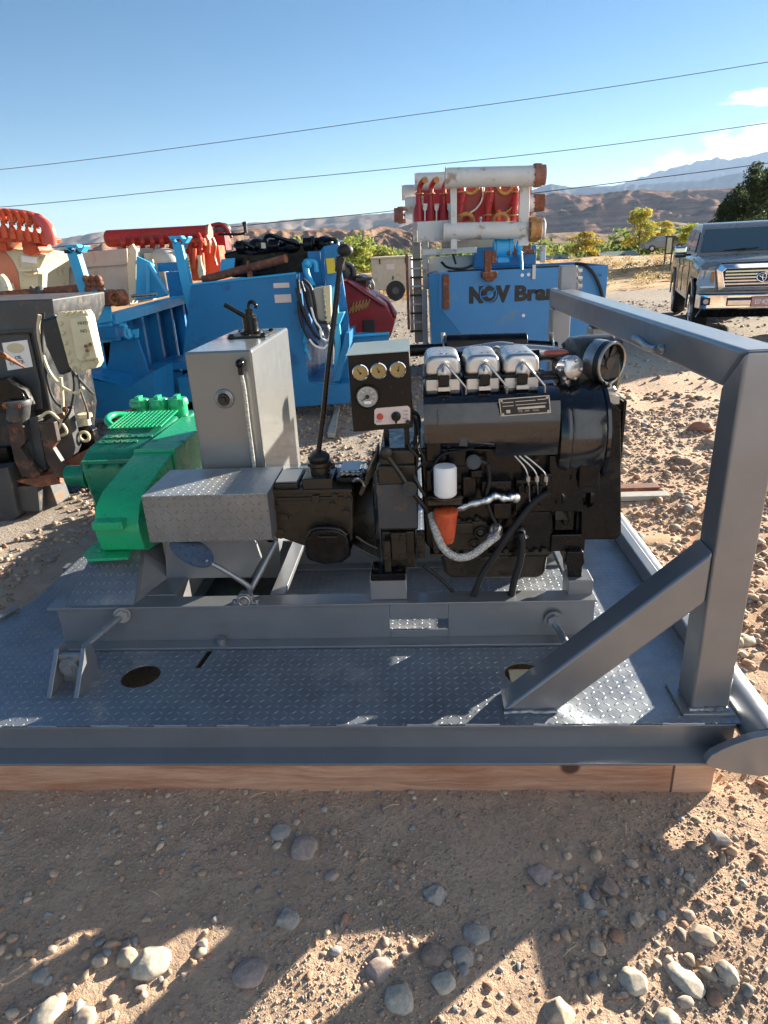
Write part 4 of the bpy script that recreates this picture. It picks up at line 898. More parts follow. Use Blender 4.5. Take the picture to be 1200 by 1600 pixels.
# crankcase side detail
b = MB(); b.pxp([(672, 815), (760, 815), (770, 838), (760, 860), (676, 860)], YE - .012, .03); b.bxp(696, 818, 740, 835, YE - .022, .03); b.build('side_cover', m_blkb, en, bev=.005)
b = MB()
for x, y, r in ((751, 832, .027), (741, 850, .022), (795, 838, .018)): b.torus(V(x, y, YE - .016), r * .8, r * .28, (0, 1, 0), 20, 6); b.cyl(V(x, y, YE), V(x, y, YE - .02), r * .45, n=6)
for i in range(22): b.bolt(V(random.uniform(672, 860), random.choice((702, 716, 760, 812, 856)) + random.uniform(-4, 4), YE - .003), (0, -1, 0), .007, .008)
b.build('plugs_and_bolts', m_blkb, en)
b = MB()
for x0_, y0_, x1_, y1_, d in ((722, 745, 745, 790, .03), (752, 752, 800, 778, .045), (700, 775, 735, 792, .03), (770, 786, 800, 812, .04), (842, 740, 862, 790, .05), (665, 735, 676, 770, .03), (665, 690, 690, 722, .02), (700, 700, 730, 730, .02), (735, 735, 755, 748, .04)):
    b.bxp(x0_, y0_, x1_, y1_, YE - d, d + .03)
b.build('side_castings', m_blk, en, bev=.007)
# glossy cooling shroud
YS = YE - .05
def shroud(x0, x1, ztop, zbot, inset=0.0):
    X0, X1 = V(x0, 650, YS).x, V(x1, 650, YS).x; H = 1.265 - 1.03; P = []
    for k in range(21):                                          # upright profile: bulging front, rounded shoulder
        t = k / 20; z = zbot + (ztop - zbot) * t; q = (z - 1.03) / (1.262 - 1.03); P.append((YS + .012 - .034 * math.sin(max(0, min(1, q * .8 + .15)) * math.pi) + (max(0, q - .72) / .28) ** 2.6 * .075, z))
    P += [(YS + .13, ztop + .012), (YS + .40, ztop + .012), (YS + .40, zbot)]
    return [Vector((X0, y + inset, z)) for y, z in P], X1 - X0
zb1, zb2, zt_ = V(720, 690, YS).z, V(820, 712, YS).z, V(770, 614, YS).z
b = MB(); P, L = shroud(662, 775, zt_, zb1); b.prism(P, (L + .0, 0, 0)); P, L = shroud(775, 874, zt_, zb2); b.prism(P, (L, 0, 0)); bmesh.ops.remove_doubles(b.bm, verts=b.bm.verts, dist=.0005); b.build('air_shroud', m_blkg, en, bev=.006, seg=3, ang=30)
b = MB(); b.tube([V(676, 689, YE - .06), V(700, 690, YE - .06), V(740, 691, YE - .06), V(772, 694, YE - .06)], .0045, 8); b.bxp(718, 684, 730, 697, YE - .07, .02); b.tube([V(684, 640, YE - .076), V(685, 680, YE - .074)], .0022, 6); b.build('shroud_clip', m_dkm2, en)
# nameplate
tl, tr, bl = V(779, 623, YE - .082), V(858, 617, YE - .082), V(782, 647, YE - .082)
xd = (tr - tl).normalized(); ud = (tl - bl).normalized(); Wd = (tr - tl).length; Hd = .064; nd_ = xd.cross(ud); nd_ = nd_ if nd_.y < 0 else -nd_
def on_plate(b, u0, v0, u1, v1, t0, t1):
    P = [tl + xd * u * Wd - ud * v * Hd + nd_ * t0 for u, v in ((u0, v0), (u1, v0), (u1, v1), (u0, v1))]; b.prism(P, nd_ * (t1 - t0))
b = MB(); on_plate(b, 0, 0, 1, 1, 0, .003); np_ = b.build('nameplate', m_ink, en, smooth=False)
b = MB()
for r in ((0, 0, 1, .05), (0, .95, 1, 1), (0, .05, .018, .95), (.982, .05, 1, .95), (.06, .22, .28, .26), (.32, .20, .72, .24), (.76, .18, .93, .22), (.06, .42, .28, .46), (.32, .40, .93, .44), (.35, .56, .9, .68), (.12, .66, .2, .85)): on_plate(b, *r, .003, .0038)
for u, v in ((.05, .12), (.95, .12), (.05, .88), (.95, .88)): P = tl + xd * u * Wd - ud * v * Hd; b.cyl(P + nd_ * .003, P + nd_ * .006, .004, n=10)
b.build('plate_marks', m_steel, np_, smooth=False)
text('plate_lettering', 'F3L  kW   1/min', .011, tl + xd * .36 * Wd - ud * .84 * Hd + nd_ * .0035, xd, ud, m_steel, np_, thick=.0004)
# fan housing: a big drum across the engine
fc = V(902, 690, YE + .12)
b = MB(); c0 = Vector((V(858, 690, YE + .1).x, fc.y, 1.06)); c1 = Vector((V(933, 690, YE + .1).x, fc.y, 1.06))
b.lathe([(.05, 0), (.17, 0), (.188, .012), (.194, .04), (.194, .05), (.188, .055), (.197, (c1.x - c0.x) * .7), (.19, (c1.x - c0.x) - .01), (.198, (c1.x - c0.x) - .008), (.198, (c1.x - c0.x) + .004), (.15, (c1.x - c0.x) + .006)], c0, (1, 0, 0), 48); b.build('fan_housing', m_blkg, en)
b = MB(); b.cyl((c1.x + .01, c1.y, c1.z), (c1.x + .03, c1.y, c1.z), .13, n=30); b.build('fan_rim', m_blk, en)
for k, (x, z) in enumerate(((884, 735), (862, 772), (905, 770))):
    b = MB(); p = V(x, z, YE + .02); b.lathe([(.01, 0), (.055, 0), (.06, .01), (.045, .02), (.06, .03), (.055, .045), (.01, .045)], p, (1, 0, 0), 28); b.build('pulley', m_blk, en)
b = MB(); b.bxp(868, 745, 900, 830, YE + .02, .12); b.bxp(900, 760, 918, 850, YE + .03, .12); b.bxp(880, 786, 890, 822, YE - .02, .05); b.bxp(860, 835, 915, 862, YE, .20); b.build('front_castings', m_blk, en, bev=.008)
b = MB(); b.tube([V(894, 785, YE - .02), V(889, 800, YE - .03), V(893, 822, YE - .02)], .004, 6); b.pxp([(868, 786), (876, 786), (880, 800), (888, 812), (868, 812)], YE - .02, .01); b.build('bracket', m_blkb, en)
b = MB(); b.pxp([(858, 712), (905, 712), (938, 718), (938, 770), (912, 772), (912, 800), (858, 800)], YE - .035, .05); b.bxp(905, 722, 937, 762, YE - .05, .03); b.build('belt_cover', m_blk, en, bev=.006)
# tall black end panel
b = MB(); b.prism([V(932, 634, YE + .0), V(944, 621, YE + .0), V(970, 640, YE + .0), V(971, 836, YE + .0), V(963, 843, YE + .0), V(908, 844, YE + .0), V(908, 764, YE + .0), V(932, 764, YE + .0)], (0, .02, 0))
b.box((V(964, 740, YE + .02).x, YE + .02, V(966, 840, YE).z), (V(970, 740, YE + .02).x, YE + .45, 1.19)); b.build('end_panel', m_blk, en, bev=.005)
# engine right foot
b = MB(); b.pxp([(886, 862), (912, 862), (914, 880), (910, 886), (910, 905), (888, 905), (886, 885), (882, 878)], YE - .03, .10); b.build('engine_foot', m_blk, en, bev=.006)
# cylinder heads and rocker covers
for i, (xa, xb) in enumerate(((663, 721), (727, 782), (786, 843))):
    dy = i * -1.5
    b = MB(); b.bxp(xa + 1, 591 + dy, xb - 1, 613 + dy, YE + .015, .24); hd = b.build('cylinder_head', m_alu, en, bev=.008)
    b = MB(); p0, p1 = V(xa, 590 + dy, YE), V(xb, 590 + dy, YE); w = p1.x - p0.x; cx = (p0.x + p1.x) / 2; z0 = p0.z
    zt = V(cx / 1 and (xa + xb) / 2, 556 + dy, YE).z; h = zt - z0
    pr = []
    for k in range(25):
        t = math.pi * k / 24; u = math.cos(t); s_ = math.sin(t); pr.append((cx + w / 2 * (abs(u) ** .5) * (1 if u > 0 else -1), YE, z0 + h * (s_ ** .45)))
    b.prism(pr, (0, .25, 0)); rc = b.build('rocker_cover', m_alu, hd, bev=.018, seg=4)
    b = MB(); b.box((p0.x - .004, YE - .004, z0 - .004), (p1.x + .004, YE + .255, z0 + .004)); b.build('cover_gasket', m_blk, hd)
    b = MB(); px = xa + 31; b.sph(V(px, 583 + dy, YE - .002), .028, (1, .5, 1.25)); b.build('cover_boss', m_alu, hd)
    b = MB(); b.bxp(px - 9, 587 + dy, px + 8, 604 + dy, YE - .025, .03); b.build('injector_seat', m_blk, hd, bev=.004)
    b = MB(); b.bxp(px - 10, 605 + dy, px + 10, 612 + dy, YE - .02, .03); b.build('injector_clamp', m_alu, hd, bev=.002)
    b = MB(); b.tube([V(px - 2, 581 + dy, YE - .035), V(px - 1, 573 + dy, YE - .04), V(px + 3, 570 + dy, YE - .04), V(px + 14, 582 + dy, YE - .05), V(px + 31, 602 + dy, YE - .055), V(px + 34, 606 + dy, YE - .055), V(px + 34, 616 + dy, YE - .05)], .0042, 8); b.build('fuel_pipe', m_steel, hd)
    b = MB(); b.bxp(px - 7, 554 + dy, px + 7, 557 + dy, YE + .03, .03); b.bolt(V(px - 4, 554 + dy, YE + .05), (0, 0, 1), .008, .006); b.bolt(V(px + 5, 554 + dy, YE + .05), (0, 0, 1), .008, .006); b.build('cover_bolts', m_steel, hd)
b = MB(); b.pxp([(722, 613), (845, 611), (850, 600), (722, 602)], YE + .03, .2); b.build('head_deck', m_blk, en)
b = MB(); b.tube([V(700, 556, YE + .33), V(740, 551, YE + .30), V(778, 546, YE + .28), V(800, 548, YE + .28)], lambda t: .028 + .004 * t, 14); b.tube([V(800, 549, YE + .3), V(850, 552, YE + .3), V(885, 556, YE + .3)], .03, 14); p = V(775, 549, YE + .25); b.torus(p, .018, .007, (0, 1, 0)); b.cyl(p + Vector((0, .05, 0)), p, .02); b.build('intake_manifold', m_alu, en)
b = MB(); b.tube([V(690, 572, YE + .3), V(840, 566, YE + .3)], .06, 12); b.build('head_rear', m_blk, en)
# exhaust
YX = YE + .52
b = MB(); b.cyl(V(640, 548, YX), V(700, 545, YX), .026, n=22); b.cyl(V(697, 541, YX), V(822, 538, YX), .050, n=30); b.cyl(V(820, 540, YX), V(870, 543, YX), .026, n=20); ex = b.build('exhaust_pipe', m_blk, en, bev=.003)
b = MB()
for x in (693, 820, 862): b.torus(V(x, 543, YX), .033, .006, (1, .02, 0), 20, 6); b.cyl(V(x, 536, YX), V(x - 1, 520, YX), .009, n=8)
b.build('exhaust_clamps', m_steel, ex)
# air cleaner
YA = YE + .22
b = MB(); b.lathe([(.01, 0), (.10, 0), (.125, .012), (.13, .05), (.13, .16), (.11, .18), (.02, .19)], V(885, 578, YA + .02), (1, .1, 0), 40); b.build('air_cleaner', paint('olive_black', (.05, .045, .035), .35, var=.2, bump=.1), en)
ax = Vector((.62, -.78, -.05)).normalized(); c0 = V(948, 566, YA - .10)
b = MB(); b.lathe([(.072, 0), (.078, .006), (.078, .085), (.069, .095), (.067, .09), (.064, .02), (.064, .012)], c0 - ax * .07, ax, 36); ai = b.build('air_intake', m_dkm, en)
b = MB(); b.torus(c0 + ax * .022, .075, .006, ax, 32, 8); b.cyl(c0 - ax * .05, c0 - ax * .005, .0795, n=36, caps=False); b.build('intake_band', m_steel, ai)
b = MB()
q = ax.to_track_quat('Z', 'Y').to_matrix()
for k in range(7):
    a = 2 * math.pi * k / 7; u = q @ Vector((math.cos(a), math.sin(a), 0)); v_ = q @ Vector((-math.sin(a), math.cos(a), 0)); p = c0 + ax * .005
    b.prism([p + u * .02 - v_ * .006, p + u * .062 - v_ * .012, p + u * .062 + v_ * .014, p + u * .02 + v_ * .006], ax * .006 + v_ * .012)
b.cyl(c0 - ax * .01, c0 + ax * .018, .024, n=20); b.build('intake_vanes', m_dkm2, ai)
b = MB(); b.tube([V(900, 549, YA + .1), V(930, 552, YA + .05), V(955, 556, YA)], .035, 14); b.sph(V(925, 537, YA + .08), .09, (1.35, .8, .28)); b.build('intake_elbow', m_dkm, en)
b = MB(); b.sph(V(869, 551, YA - .04), .042, (1.15, .8, .35)); b.build('red_cap', paint('dull_red', (.36, .09, .06), .35), en)
b = MB(); p = V(888, 575, YA - .14); b.lathe([(.005, -.05), (.022, -.05), (.03, -.02), (.042, -.015), (.046, .0), (.044, .03), (.03, .042), (.005, .044)], p, Vector((.45, -.85, .2)).normalized(), 24)
for k in range(6): a = k * math.pi / 3; b.sph(p + Vector((math.cos(a) * .038, -.03, math.sin(a) * .038)), .009)
b.cyl(p + Vector((0, .02, -.03)), p + Vector((-.01, .03, -.12)), .02); b.build('oil_filler', m_alu, en)
b = MB(); b.bxp(872, 560, 900, 612, YA - .06, .15); b.bxp(845, 590, 875, 612, YA - .12, .15); b.build('filler_housing', m_blkb, en, bev=.012, seg=3)
b = MB(); b.tube([V(940, 612, YA - .15), V(955, 606, YA - .15), V(959, 610, YA - .15)], .009, 8); b.cyl(V(953, 608, YA - .15), V(953, 598, YA - .15), .007); b.bxp(943, 628, 957, 634, YA - .18, .1); b.bxp(930, 620, 968, 632, YE + .02, .25); b.build('clamp_bolt', m_steel, en)
# filters, hoses
b = MB(); p = V(696, 775, YE - .09); zt = V(696, 728, YE - .09).z; b.lathe([(.032, 0), (.041, .008), (.043, .014), (.043, zt - p.z - .008), (.038, zt - p.z), (.0, zt - p.z + .002)], p, (0, 0, 1), 36); b.build('white_filter', m_wht, en)
b = MB(); b.cyl(p + Vector((0, 0, -.018)), p, .02, n=14); b.bxp(668, 776, 722, 790, YE - .075, .08); b.tube([V(668, 780, YE - .07), V(690, 783, YE - .12), V(722, 778, YE - .07)], .006, 8); b.build('filter_head', m_blkb, en, bev=.004)
b = MB(); p = V(697, 848, YE - .08); b.lathe([(.012, 0), (.028, .004), (.034, .02), (.044, .11), (.047, .12), (.047, .135), (.04, .14)], p, (0, 0, 1), 30); b.build('orange_bowl', m_bowl, en)
b = MB(); P = [V(716, 795, YE - .06), V(735, 788, YE - .07), V(760, 782, YE - .08), V(775, 775, YE - .08), V(790, 779, YE - .08), V(805, 775, YE - .07)]; b.tube(P, lambda t: .0125 + .007 * math.sin(t * 19) ** 2 * (0.4 + t * .6), 12); b.sph(V(806, 778, YE - .07), .02, (1, .8, 1.1)); b.build('foil_wrapped_pipe', m_foil, en)
b = MB(); b.tube([V(674, 803, YE - .05), V(679, 825, YE - .10), V(692, 855, YE - .13), V(712, 870, YE - .14), V(735, 868, YE - .13), V(758, 852, YE - .10), V(778, 836, YE - .07)], .0155, 14); b.build('braided_hose', m_hose, en)
b = MB(); b.sph(V(775, 829, YE - .04), .028, (1, .7, 1.2)); b.sph(V(768, 838, YE - .04), .02); b.cyl(V(768, 845, YE - .03), V(776, 820, YE - .06), .012); b.sph(V(814, 832, YE - .04), .02); b.cyl(V(810, 827, YE - .03), V(822, 842, YE - .05), .013); b.build('hose_fittings', m_steel, en)
for lbl, P, r in (('a', [(858, 770), (838, 782), (815, 808), (795, 835), (773, 868), (752, 900), (737, 938)], .0135), ('b', [(813, 832), (816, 850), (812, 880), (803, 910), (798, 938)], .0145), ('c', [(762, 725), (765, 750), (760, 775), (766, 800), (775, 818)], .007), ('d', [(662, 884), (690, 906), (715, 932), (726, 942)], .008)):
    b = MB(); n_ = len(P); b.tube([V(x, y, YE - .07 + (.02 * i / n_)) if lbl != 'd' else V(x, y, YE - .02) for i, (x, y) in enumerate(P)], r, 12); b.build('rubber_hose', m_rub, en)
for x0_, x1_ in ((804, 824), (811, 838), (820, 852)):
    b = MB(); b.tube([V(x0_, 712, YE - .045), V((x0_ + x1_) / 2 + 4, 728, YE - .05), V(x1_, 741, YE - .055), V(x1_ + 2, 760, YE - .05), V(x1_ + 4, 784, YE - .04)], .0032, 6); b.cyl(V(x1_ + 1, 744, YE - .052), V(x1_ + 1, 752, YE - .052), .009, n=8); b.build('injection_pipe', m_steel, en)
b = MB(); b.bxp(806, 750, 862, 800, YE - .04, .06); b.bxp(812, 800, 858, 822, YE - .03, .05)
for i in range(5): b.cyl(V(812 + i * 11, 758, YE - .05), V(812 + i * 11, 770, YE - .05), .009, n=8)
b.build('injection_pump', m_blk, en, bev=.005)
b = MB(); b.cyl(V(740, 722, YE - .02), V(740, 722, YE - .05), .028, n=24); b.cyl(V(740, 722, YE - .05), V(740, 722, YE - .056), .022, n=24); b.tube([V(740, 722, YE - .03), V(752, 721, YE - .035), V(762, 726, YE - .045)], .006, 8); b.build('breather_cap', m_dkm2, en)
b = MB(); b.tube([V(605, 712, YE - .06), V(622, 735, YE - .07), V(640, 762, YE - .08), V(655, 782, YE - .07), V(672, 803, YE - .05)], .010, 10); b.sph(V(603, 708, YE - .06), .026, (1, .5, 1)); b.cyl(V(640, 764, YE - .05), V(640, 764, YE - .10), .028, n=22); b.cyl(V(640, 764, YE - .10), V(640, 764, YE - .11), .014, n=6); b.tube([V(647, 742, YE - .03), V(654, 758, YE - .05), V(664, 775, YE - .05)], .007, 8); b.build('stop_lever', m_blkb, en)
b = MB()
for P in ([(648, 700), (655, 690), (652, 660), (645, 650)], [(650, 735), (662, 720), (655, 700)], [(645, 690), (640, 700), (652, 715), (650, 735)], [(672, 740), (690, 712), (720, 705), (740, 700)]): b.tube([V(x, y, YE - .03) for x, y in P], .005, 6)
b.build('wiring', m_rub, en)

# ------------------------------------------------------------------ control box
cp = thing('control_box', 'black instrument box with three tan gauges, a round dial and a key switch', 'control box', tuple(V(600, 700, YE)))
YP = 2.385; tl, tr, bl, br = V(543, 556, YP), V(639, 549, YP), V(552, 675, YP), V(645, 668, YP)
b = MB(); b.prism([tl, tr, br, bl], (0, .13, 0)); b.build('box_body', paint('brown_black', (.016, .011, .007), .5, var=.12, bump=.08, spec=.2), cp, bev=.003)
b = MB(); b.prism([tl + Vector((-.006, -.008, .001)), tr + Vector((.002, -.008, .001)), tr + Vector((.002, .135, .024)), tl + Vector((.012, .135, .024))], (0, 0, .003)); b.build('lid', paint('pale_green_grey', (.34, .40, .37), .4), cp, smooth=False)
for x, y in ((563.5, 581.5), (592, 579), (622, 577)):
    p = V(x, y, YP); g = MB(); g.lathe([(.026, 0), (.0295, .004), (.0295, .011), (.0265, .013), (.0262, .007)], p, (0, -1, 0), 32); g_ = g.build('gauge', m_chrome, cp)
    g = MB(); g.cyl(p + Vector((0, -.001, 0)), p + Vector((0, -.0075, 0)), .0262, n=32); g.build('gauge_face', m_gold, g_)
    g = MB(); g.tube([p + Vector((.002, -.0085, -.004)), p + Vector((random.uniform(-.016, .016), -.0085, .012))], .0011, 5); g.cyl(p + Vector((0, -.007, -.003)), p + Vector((0, -.01, -.003)), .004, n=12); g.build('needle', m_ink, g_)
p = V(574.5, 619, YP); g = MB(); g.lathe([(.036, 0), (.043, .004), (.043, .014), (.039, .017), (.0385, .010)], p, (0, -1, 0), 36); g_ = g.build('dial', m_blk, cp)
g = MB(); g.cyl(p + Vector((0, -.001, 0)), p + Vector((0, -.011, 0)), .0385, n=36); g.build('dial_face', paint('dial_grey', (.30, .29, .27), .3), g_)
g = MB(); g.cyl(p + Vector((0, -.010, 0)), p + Vector((0, -.015, 0)), .0075, n=16); g.tube([p + Vector((0, -.014, 0)), p + Vector((-.020, -.014, -.014))], .0015, 5); g.build('needle', m_ink, g_)
g = MB()
for k in range(25):
    a = R_(-225 + 270 * k / 24 + 180 + 0); u = Vector((math.cos(a), 0, math.sin(a))); w = Vector((-u.z, 0, u.x)) * .0009; q0, q1 = p + u * (.030 if k % 4 else .027) + Vector((0, -.0115, 0)), p + u * .035 + Vector((0, -.0115, 0)); g.prism([q0 - w, q1 - w, q1 + w, q0 + w], (0, -.0006, 0))
g.box(p + Vector((-.013, -.0122, -.026)), p + Vector((.013, -.0112, -.016))); g.build('dial_marks', m_wht, g_, smooth=False)
for k in range(0, 7):
    a = R_(225 - 270 * k / 6); text('dial_number', str(k * 5), .009, p + Vector((math.cos(a) * .022, -.0118, math.sin(a) * .022)), (1, 0, 0), (0, 0, 1), m_wht, g_, thick=.0003, center=True)
b = MB(); c_ = [(585, 641), (588, 638), (637, 634), (641, 638), (641, 657), (637, 661), (589, 664), (585, 661)]; b.pxp(c_, YP - .003, .003); sw = b.build('switch_plate', paint('switch_plate_pink', (.62, .50, .46), .4, var=.05), cp, smooth=False)
b = MB(); p = V(594, 650.5, YP); b.lathe([(.012, 0), (.012, .005), (.009, .008), (.002, .0085)], p + Vector((0, -.003, 0)), (0, -1, 0), 20); b.build('push_button', m_knob, sw)
b = MB(); p = V(619, 650, YP); b.lathe([(.018, 0), (.017, .010), (.010, .012), (.002, .012)], p + Vector((0, -.003, 0)), (0, -1, 0), 24); b.box(p + Vector((-.004, -.026, -.022)), p + Vector((.004, -.012, .012))); b.build('key_switch', m_blk, sw, bev=.001)
for s_, x, y in (('START', 587.5, 660), ('STOP', 630, 643.5), ('RUN', 631, 649), ('HEAT', 629, 655)): text('switch_lettering', s_, .0075, V(x, y, YP - .0034), (1, 0, .04), (0, 0, 1), m_ink, sw, thick=.0003)
b = MB(); p = V(637, 659, YP - .004); b.cyl(p, p + Vector((0, -.008, 0)), .008, n=14)
for x, y in ((611, 605), (629, 613), (569, 653)): q = V(x, y, YP); b.bolt(q, (0, -1, 0), .003, .003)
b.build('screws', m_ink, cp)
b = MB(); b.bxp(600, 672, 608, 704, YP + .05, .02); b.bxp(632, 668, 640, 702, YP + .05, .02); b.bxp(598, 700, 645, 706, YP + .03, .08); b.build('bracket_legs', m_blk, cp, bev=.002)
b = MB(); b.tube([V(640, 640, YP + .05), V(652, 648, YP + .05), V(655, 665, YP + .06), V(648, 690, YP + .06), V(655, 715, YP + .05)], .007, 8); b.tube([V(640, 646, YP + .04), V(648, 655, YP + .04), V(650, 700, YP + .04)], .006, 8); b.build('cable', m_rub, cp)
# ------------------------------------------------------------------ large pale blue tank with the pipe rack (behind the frame)
YN = 9.0
nt_ = thing('blue_mud_tank', 'large pale blue steel tank with bold black lettering, behind the engine', 'tank', tuple(V(800, 600, YN + .6)))
def P2(x, y, Y): return V(x, y, Y)
zg = .0
tl, tr = V(686, 426, YN), V(951, 414, YN)
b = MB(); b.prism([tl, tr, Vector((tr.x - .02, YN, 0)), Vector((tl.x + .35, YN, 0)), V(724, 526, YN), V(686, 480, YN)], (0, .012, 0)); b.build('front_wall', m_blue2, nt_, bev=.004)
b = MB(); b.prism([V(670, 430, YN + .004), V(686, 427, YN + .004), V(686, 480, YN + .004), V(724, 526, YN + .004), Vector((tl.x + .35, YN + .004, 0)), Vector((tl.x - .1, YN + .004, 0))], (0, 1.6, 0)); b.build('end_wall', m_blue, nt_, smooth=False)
b = MB(); b.box((tr.x - .03, YN + .0125, 0), (tr.x - .02, YN + 1.8, tr.z)); b.box((tl.x - .1, YN + 1.6, 0), (tr.x - .02, YN + 1.62, tl.z)); b.build('rear_wall', m_blue, nt_, smooth=False)
b = MB(); b.bxp(668, 422, 900, 427, YN + .3, .05); b.bxp(700, 418, 900, 421, YN + .8, .05); b.build('top_rail', m_dkm, nt_, bev=.004)
b = MB(); b.bxp(692, 429, 702, 483, YN - .05, .049); b.build('red_bar', m_rust, nt_, bev=.008)
xd = (tr - tl).normalized()
x_l, base = V(734, 472, YN - .002), None
hN = V(745, 449, YN).z - V(745, 471.5, YN).z
lt = text('lettering_mark', 'NOV', hN / .70, V(733, 472.3, YN - .002), xd, (0, 0, 1), m_ink, nt_, thick=.002, bold=.02, sx=.90)
lt2 = text('lettering', 'Brandt', hN / .70, V(803, 469.5, YN - .002), xd, (0, 0, 1), m_ink, nt_, thick=.002, bold=.013, sx=1.15)
wN = (lt.data.vertices and (max(v.co.x for v in lt.data.vertices) - min(v.co.x for v in lt.data.vertices))) or 1
b = MB(); b.torus(V(763, 459, YN - .006), .105, .008, (0, 1, 0), 36, 6); b.tube([V(752, 464, YN - .008), V(763, 461, YN - .008), V(774, 452, YN - .008)], .008, 6); b.build('ring_mark', m_blue2, nt_)
for x, y in ((816, 430), (826, 429), (818, 493), (938, 430), (928, 520)):
    b = MB(); b.cyl(V(x, y, YN), V(x, y, YN - .008), .022 if x < 830 else .016, n=14); b.build('bolt_spot', m_wht if x < 830 else m_blue, nt_)
b = MB(); b.bxp(832, 414, 837, 436, YN - .03, .03); b.build('hook_strap', m_white, nt_)
b = MB(); b.tube([V(900, 412, YN + .1), V(915, 415, YN - .03), V(930, 432, YN - .05), V(940, 458, YN - .05), V(941, 480, YN - .04)], .022, 8); b.build('black_hose', m_rub, nt_)
b = MB(); b.bxp(757, 391, 768, 432, YN - .08, .10); b.bxp(753, 424, 777, 434, YN - .1, .11); b.pxp([(753, 432), (777, 432), (770, 440), (760, 440)], YN - .09, .08); b.bxp(768, 392, 776, 412, YN - .06, .1); b.build('rusty_clamp', m_rust, nt_, bev=.012)
b = MB(); b.bxp(741, 385, 838, 416, YN + .7, .5); b.build('trough', m_blue, nt_, bev=.01)
b = MB(); c0, c1 = V(771, 388, YN + .4), V(801, 387, YN + .4); b.cyl(c0, c1, .125, n=28); b.cyl(c0 + Vector((.03, 0, 0)), c0 + Vector((.06, 0, 0)), .14, n=28); b.cyl(c1 - Vector((.05, 0, 0)), c1 - Vector((.02, 0, 0)), .14, n=28); b.bxp(778, 392, 796, 410, YN + .35, .15); b.box(c0 + Vector((.08, -.1, .1)), c1 + Vector((-.08, .1, .16))); b.build('agitator_motor', m_cyan, nt_)
b = MB(); b.tube([V(792, 395, YN + .3), V(835, 393, YN + .35)], .03, 10); b.bxp(803, 382, 830, 397, YN + .45, .2); b.build('red_arm', m_rust, nt_, bev=.01)
b = MB(); b.sph(V(811, 384, YN + .3), .06, (.8, .8, 1.2)); b.cyl(V(814, 396, YN + .2), V(815, 422, YN), .02); b.sph(V(812, 396, YN + .2), .04); b.build('valve_stem', m_cyan, nt_)
b = MB(); b.bxp(834, 383, 853, 386, YN + 1.2, .08); b.bxp(845, 383, 853, 410, YN + 1.2, .08); b.build('white_bracket', m_white, nt_, bev=.01)
b = MB(); b.tube([V(690, 410, YN + .5), V(700, 418, YN + .4), V(722, 420, YN + .4), V(738, 415, YN + .5)], .018, 8); b.tube([V(706, 392, YN + .5), V(712, 412, YN + .4)], .015, 8); b.build('cable', m_rub, nt_)
# white pipe rack with the red cones
rk = thing('desilter_rack', 'tall white frame of fat white pipes filled with red cones, behind the pale blue tank', 'pipe rack', tuple(V(750, 470, YN + .8)))
YRk = YN + .55
def pipe(x0, y0, x1, y1, rpx, Y, n=30): b = MB(); r = rpx / 1 * (V(1, 0, Y) - V(0, 0, Y)).length; a, c = V(x0, y0, Y), V(x1, y1, Y); b.cyl(a, c, r, n=n); return b
def pxm(Y): return abs((V(701, 300, Y) - V(700, 300, Y)).x)
k = pxm(YRk)
for nm, x0, y0, x1, y1, rp, dy in (('top_pipe', 695, 278, 836, 274.5, 14.5, -.35), ('upper_left_pipe', 648, 284, 705, 282, 12.5, .55), ('stub_pipe', 628, 301, 655, 300, 11, .75), ('stub_pipe', 633, 321, 662, 319, 12, .5), ('low_pipe', 692, 362, 822, 359, 13, -.25), ('mid_pipe', 800, 319, 842, 317.5, 12, .3)):
    b = MB(); Y = YRk + dy; q = pxm(Y); a, c = V(x0, y0, Y), V(x1, y1, Y); dr = (c - a).normalized(); b.cyl(a, c, rp * q, n=30)
    b.cyl(a, a + dr * .02, rp * q * 1.06, n=30); b.build(nm, m_white, rk, bev=.01)
m_flr = paint('brown_flange', (.28, .12, .08), .6, var=.35, vs=12, bump=.2)
for x, y, rp, dy, mt in ((839, 274, 17, -.35, m_flr), (838, 317, 13, .3, m_rust), (832, 358, 19, -.25, m_brass), (627, 336, 12.5, .7, m_flr)):
    Y = YRk + dy; q = pxm(Y); b = MB(); p = V(x, y, Y); s = -1 if x < 700 else 1
    b.cyl(p + Vector((-.035, 0, 0)), p + Vector((.03, 0, 0)), rp * q, n=30); b.cyl(p + Vector((.03 * s, 0, 0)), p + Vector((.10 * s, 0, 0)), rp * q * (.86 if mt is not m_rust else .95), n=30)
    for i in range(8): a_ = i * math.pi / 4; b.cyl(p + Vector((-.05, math.cos(a_) * rp * q * .85, math.sin(a_) * rp * q * .85)), p + Vector((.06, math.cos(a_) * rp * q * .85, math.sin(a_) * rp * q * .85)), .014, n=6)
    b.build('pipe_flange', mt, rk)
b = MB(); p = V(836, 358, YRk - .25); b.torus(p + Vector((.10, 0, 0)), .11, .02, (1, 0, 0), 24, 8); b.build('flange_ring', m_white, rk)
b = MB(); p = V(705, 277, YRk - .5); b.build('dent', m_rust, rk) if False else b.bm.free()
for x0, y0, x1, y1, nm, dy in ((704, 287, 714, 390, 'front_post', -.3), (811, 287, 827, 384, 'front_post', -.3), (645, 326, 652, 400, 'rear_post', .5), (660, 376, 670, 452, 'leg', .2)):
    b = MB(); b.bxp(x0, y0, x1, y1, YRk + dy, .09); b.build(nm, m_white, rk, bev=.008)
b = MB(); b.bxp(652, 345, 704, 378, YRk - .1, .12); b.build('side_plate', m_white, rk, bev=.008)
b = MB(); b.bxp(690, 374, 825, 388, YRk + .2, .3); b.build('lower_plate', m_tan, rk, bev=.008)
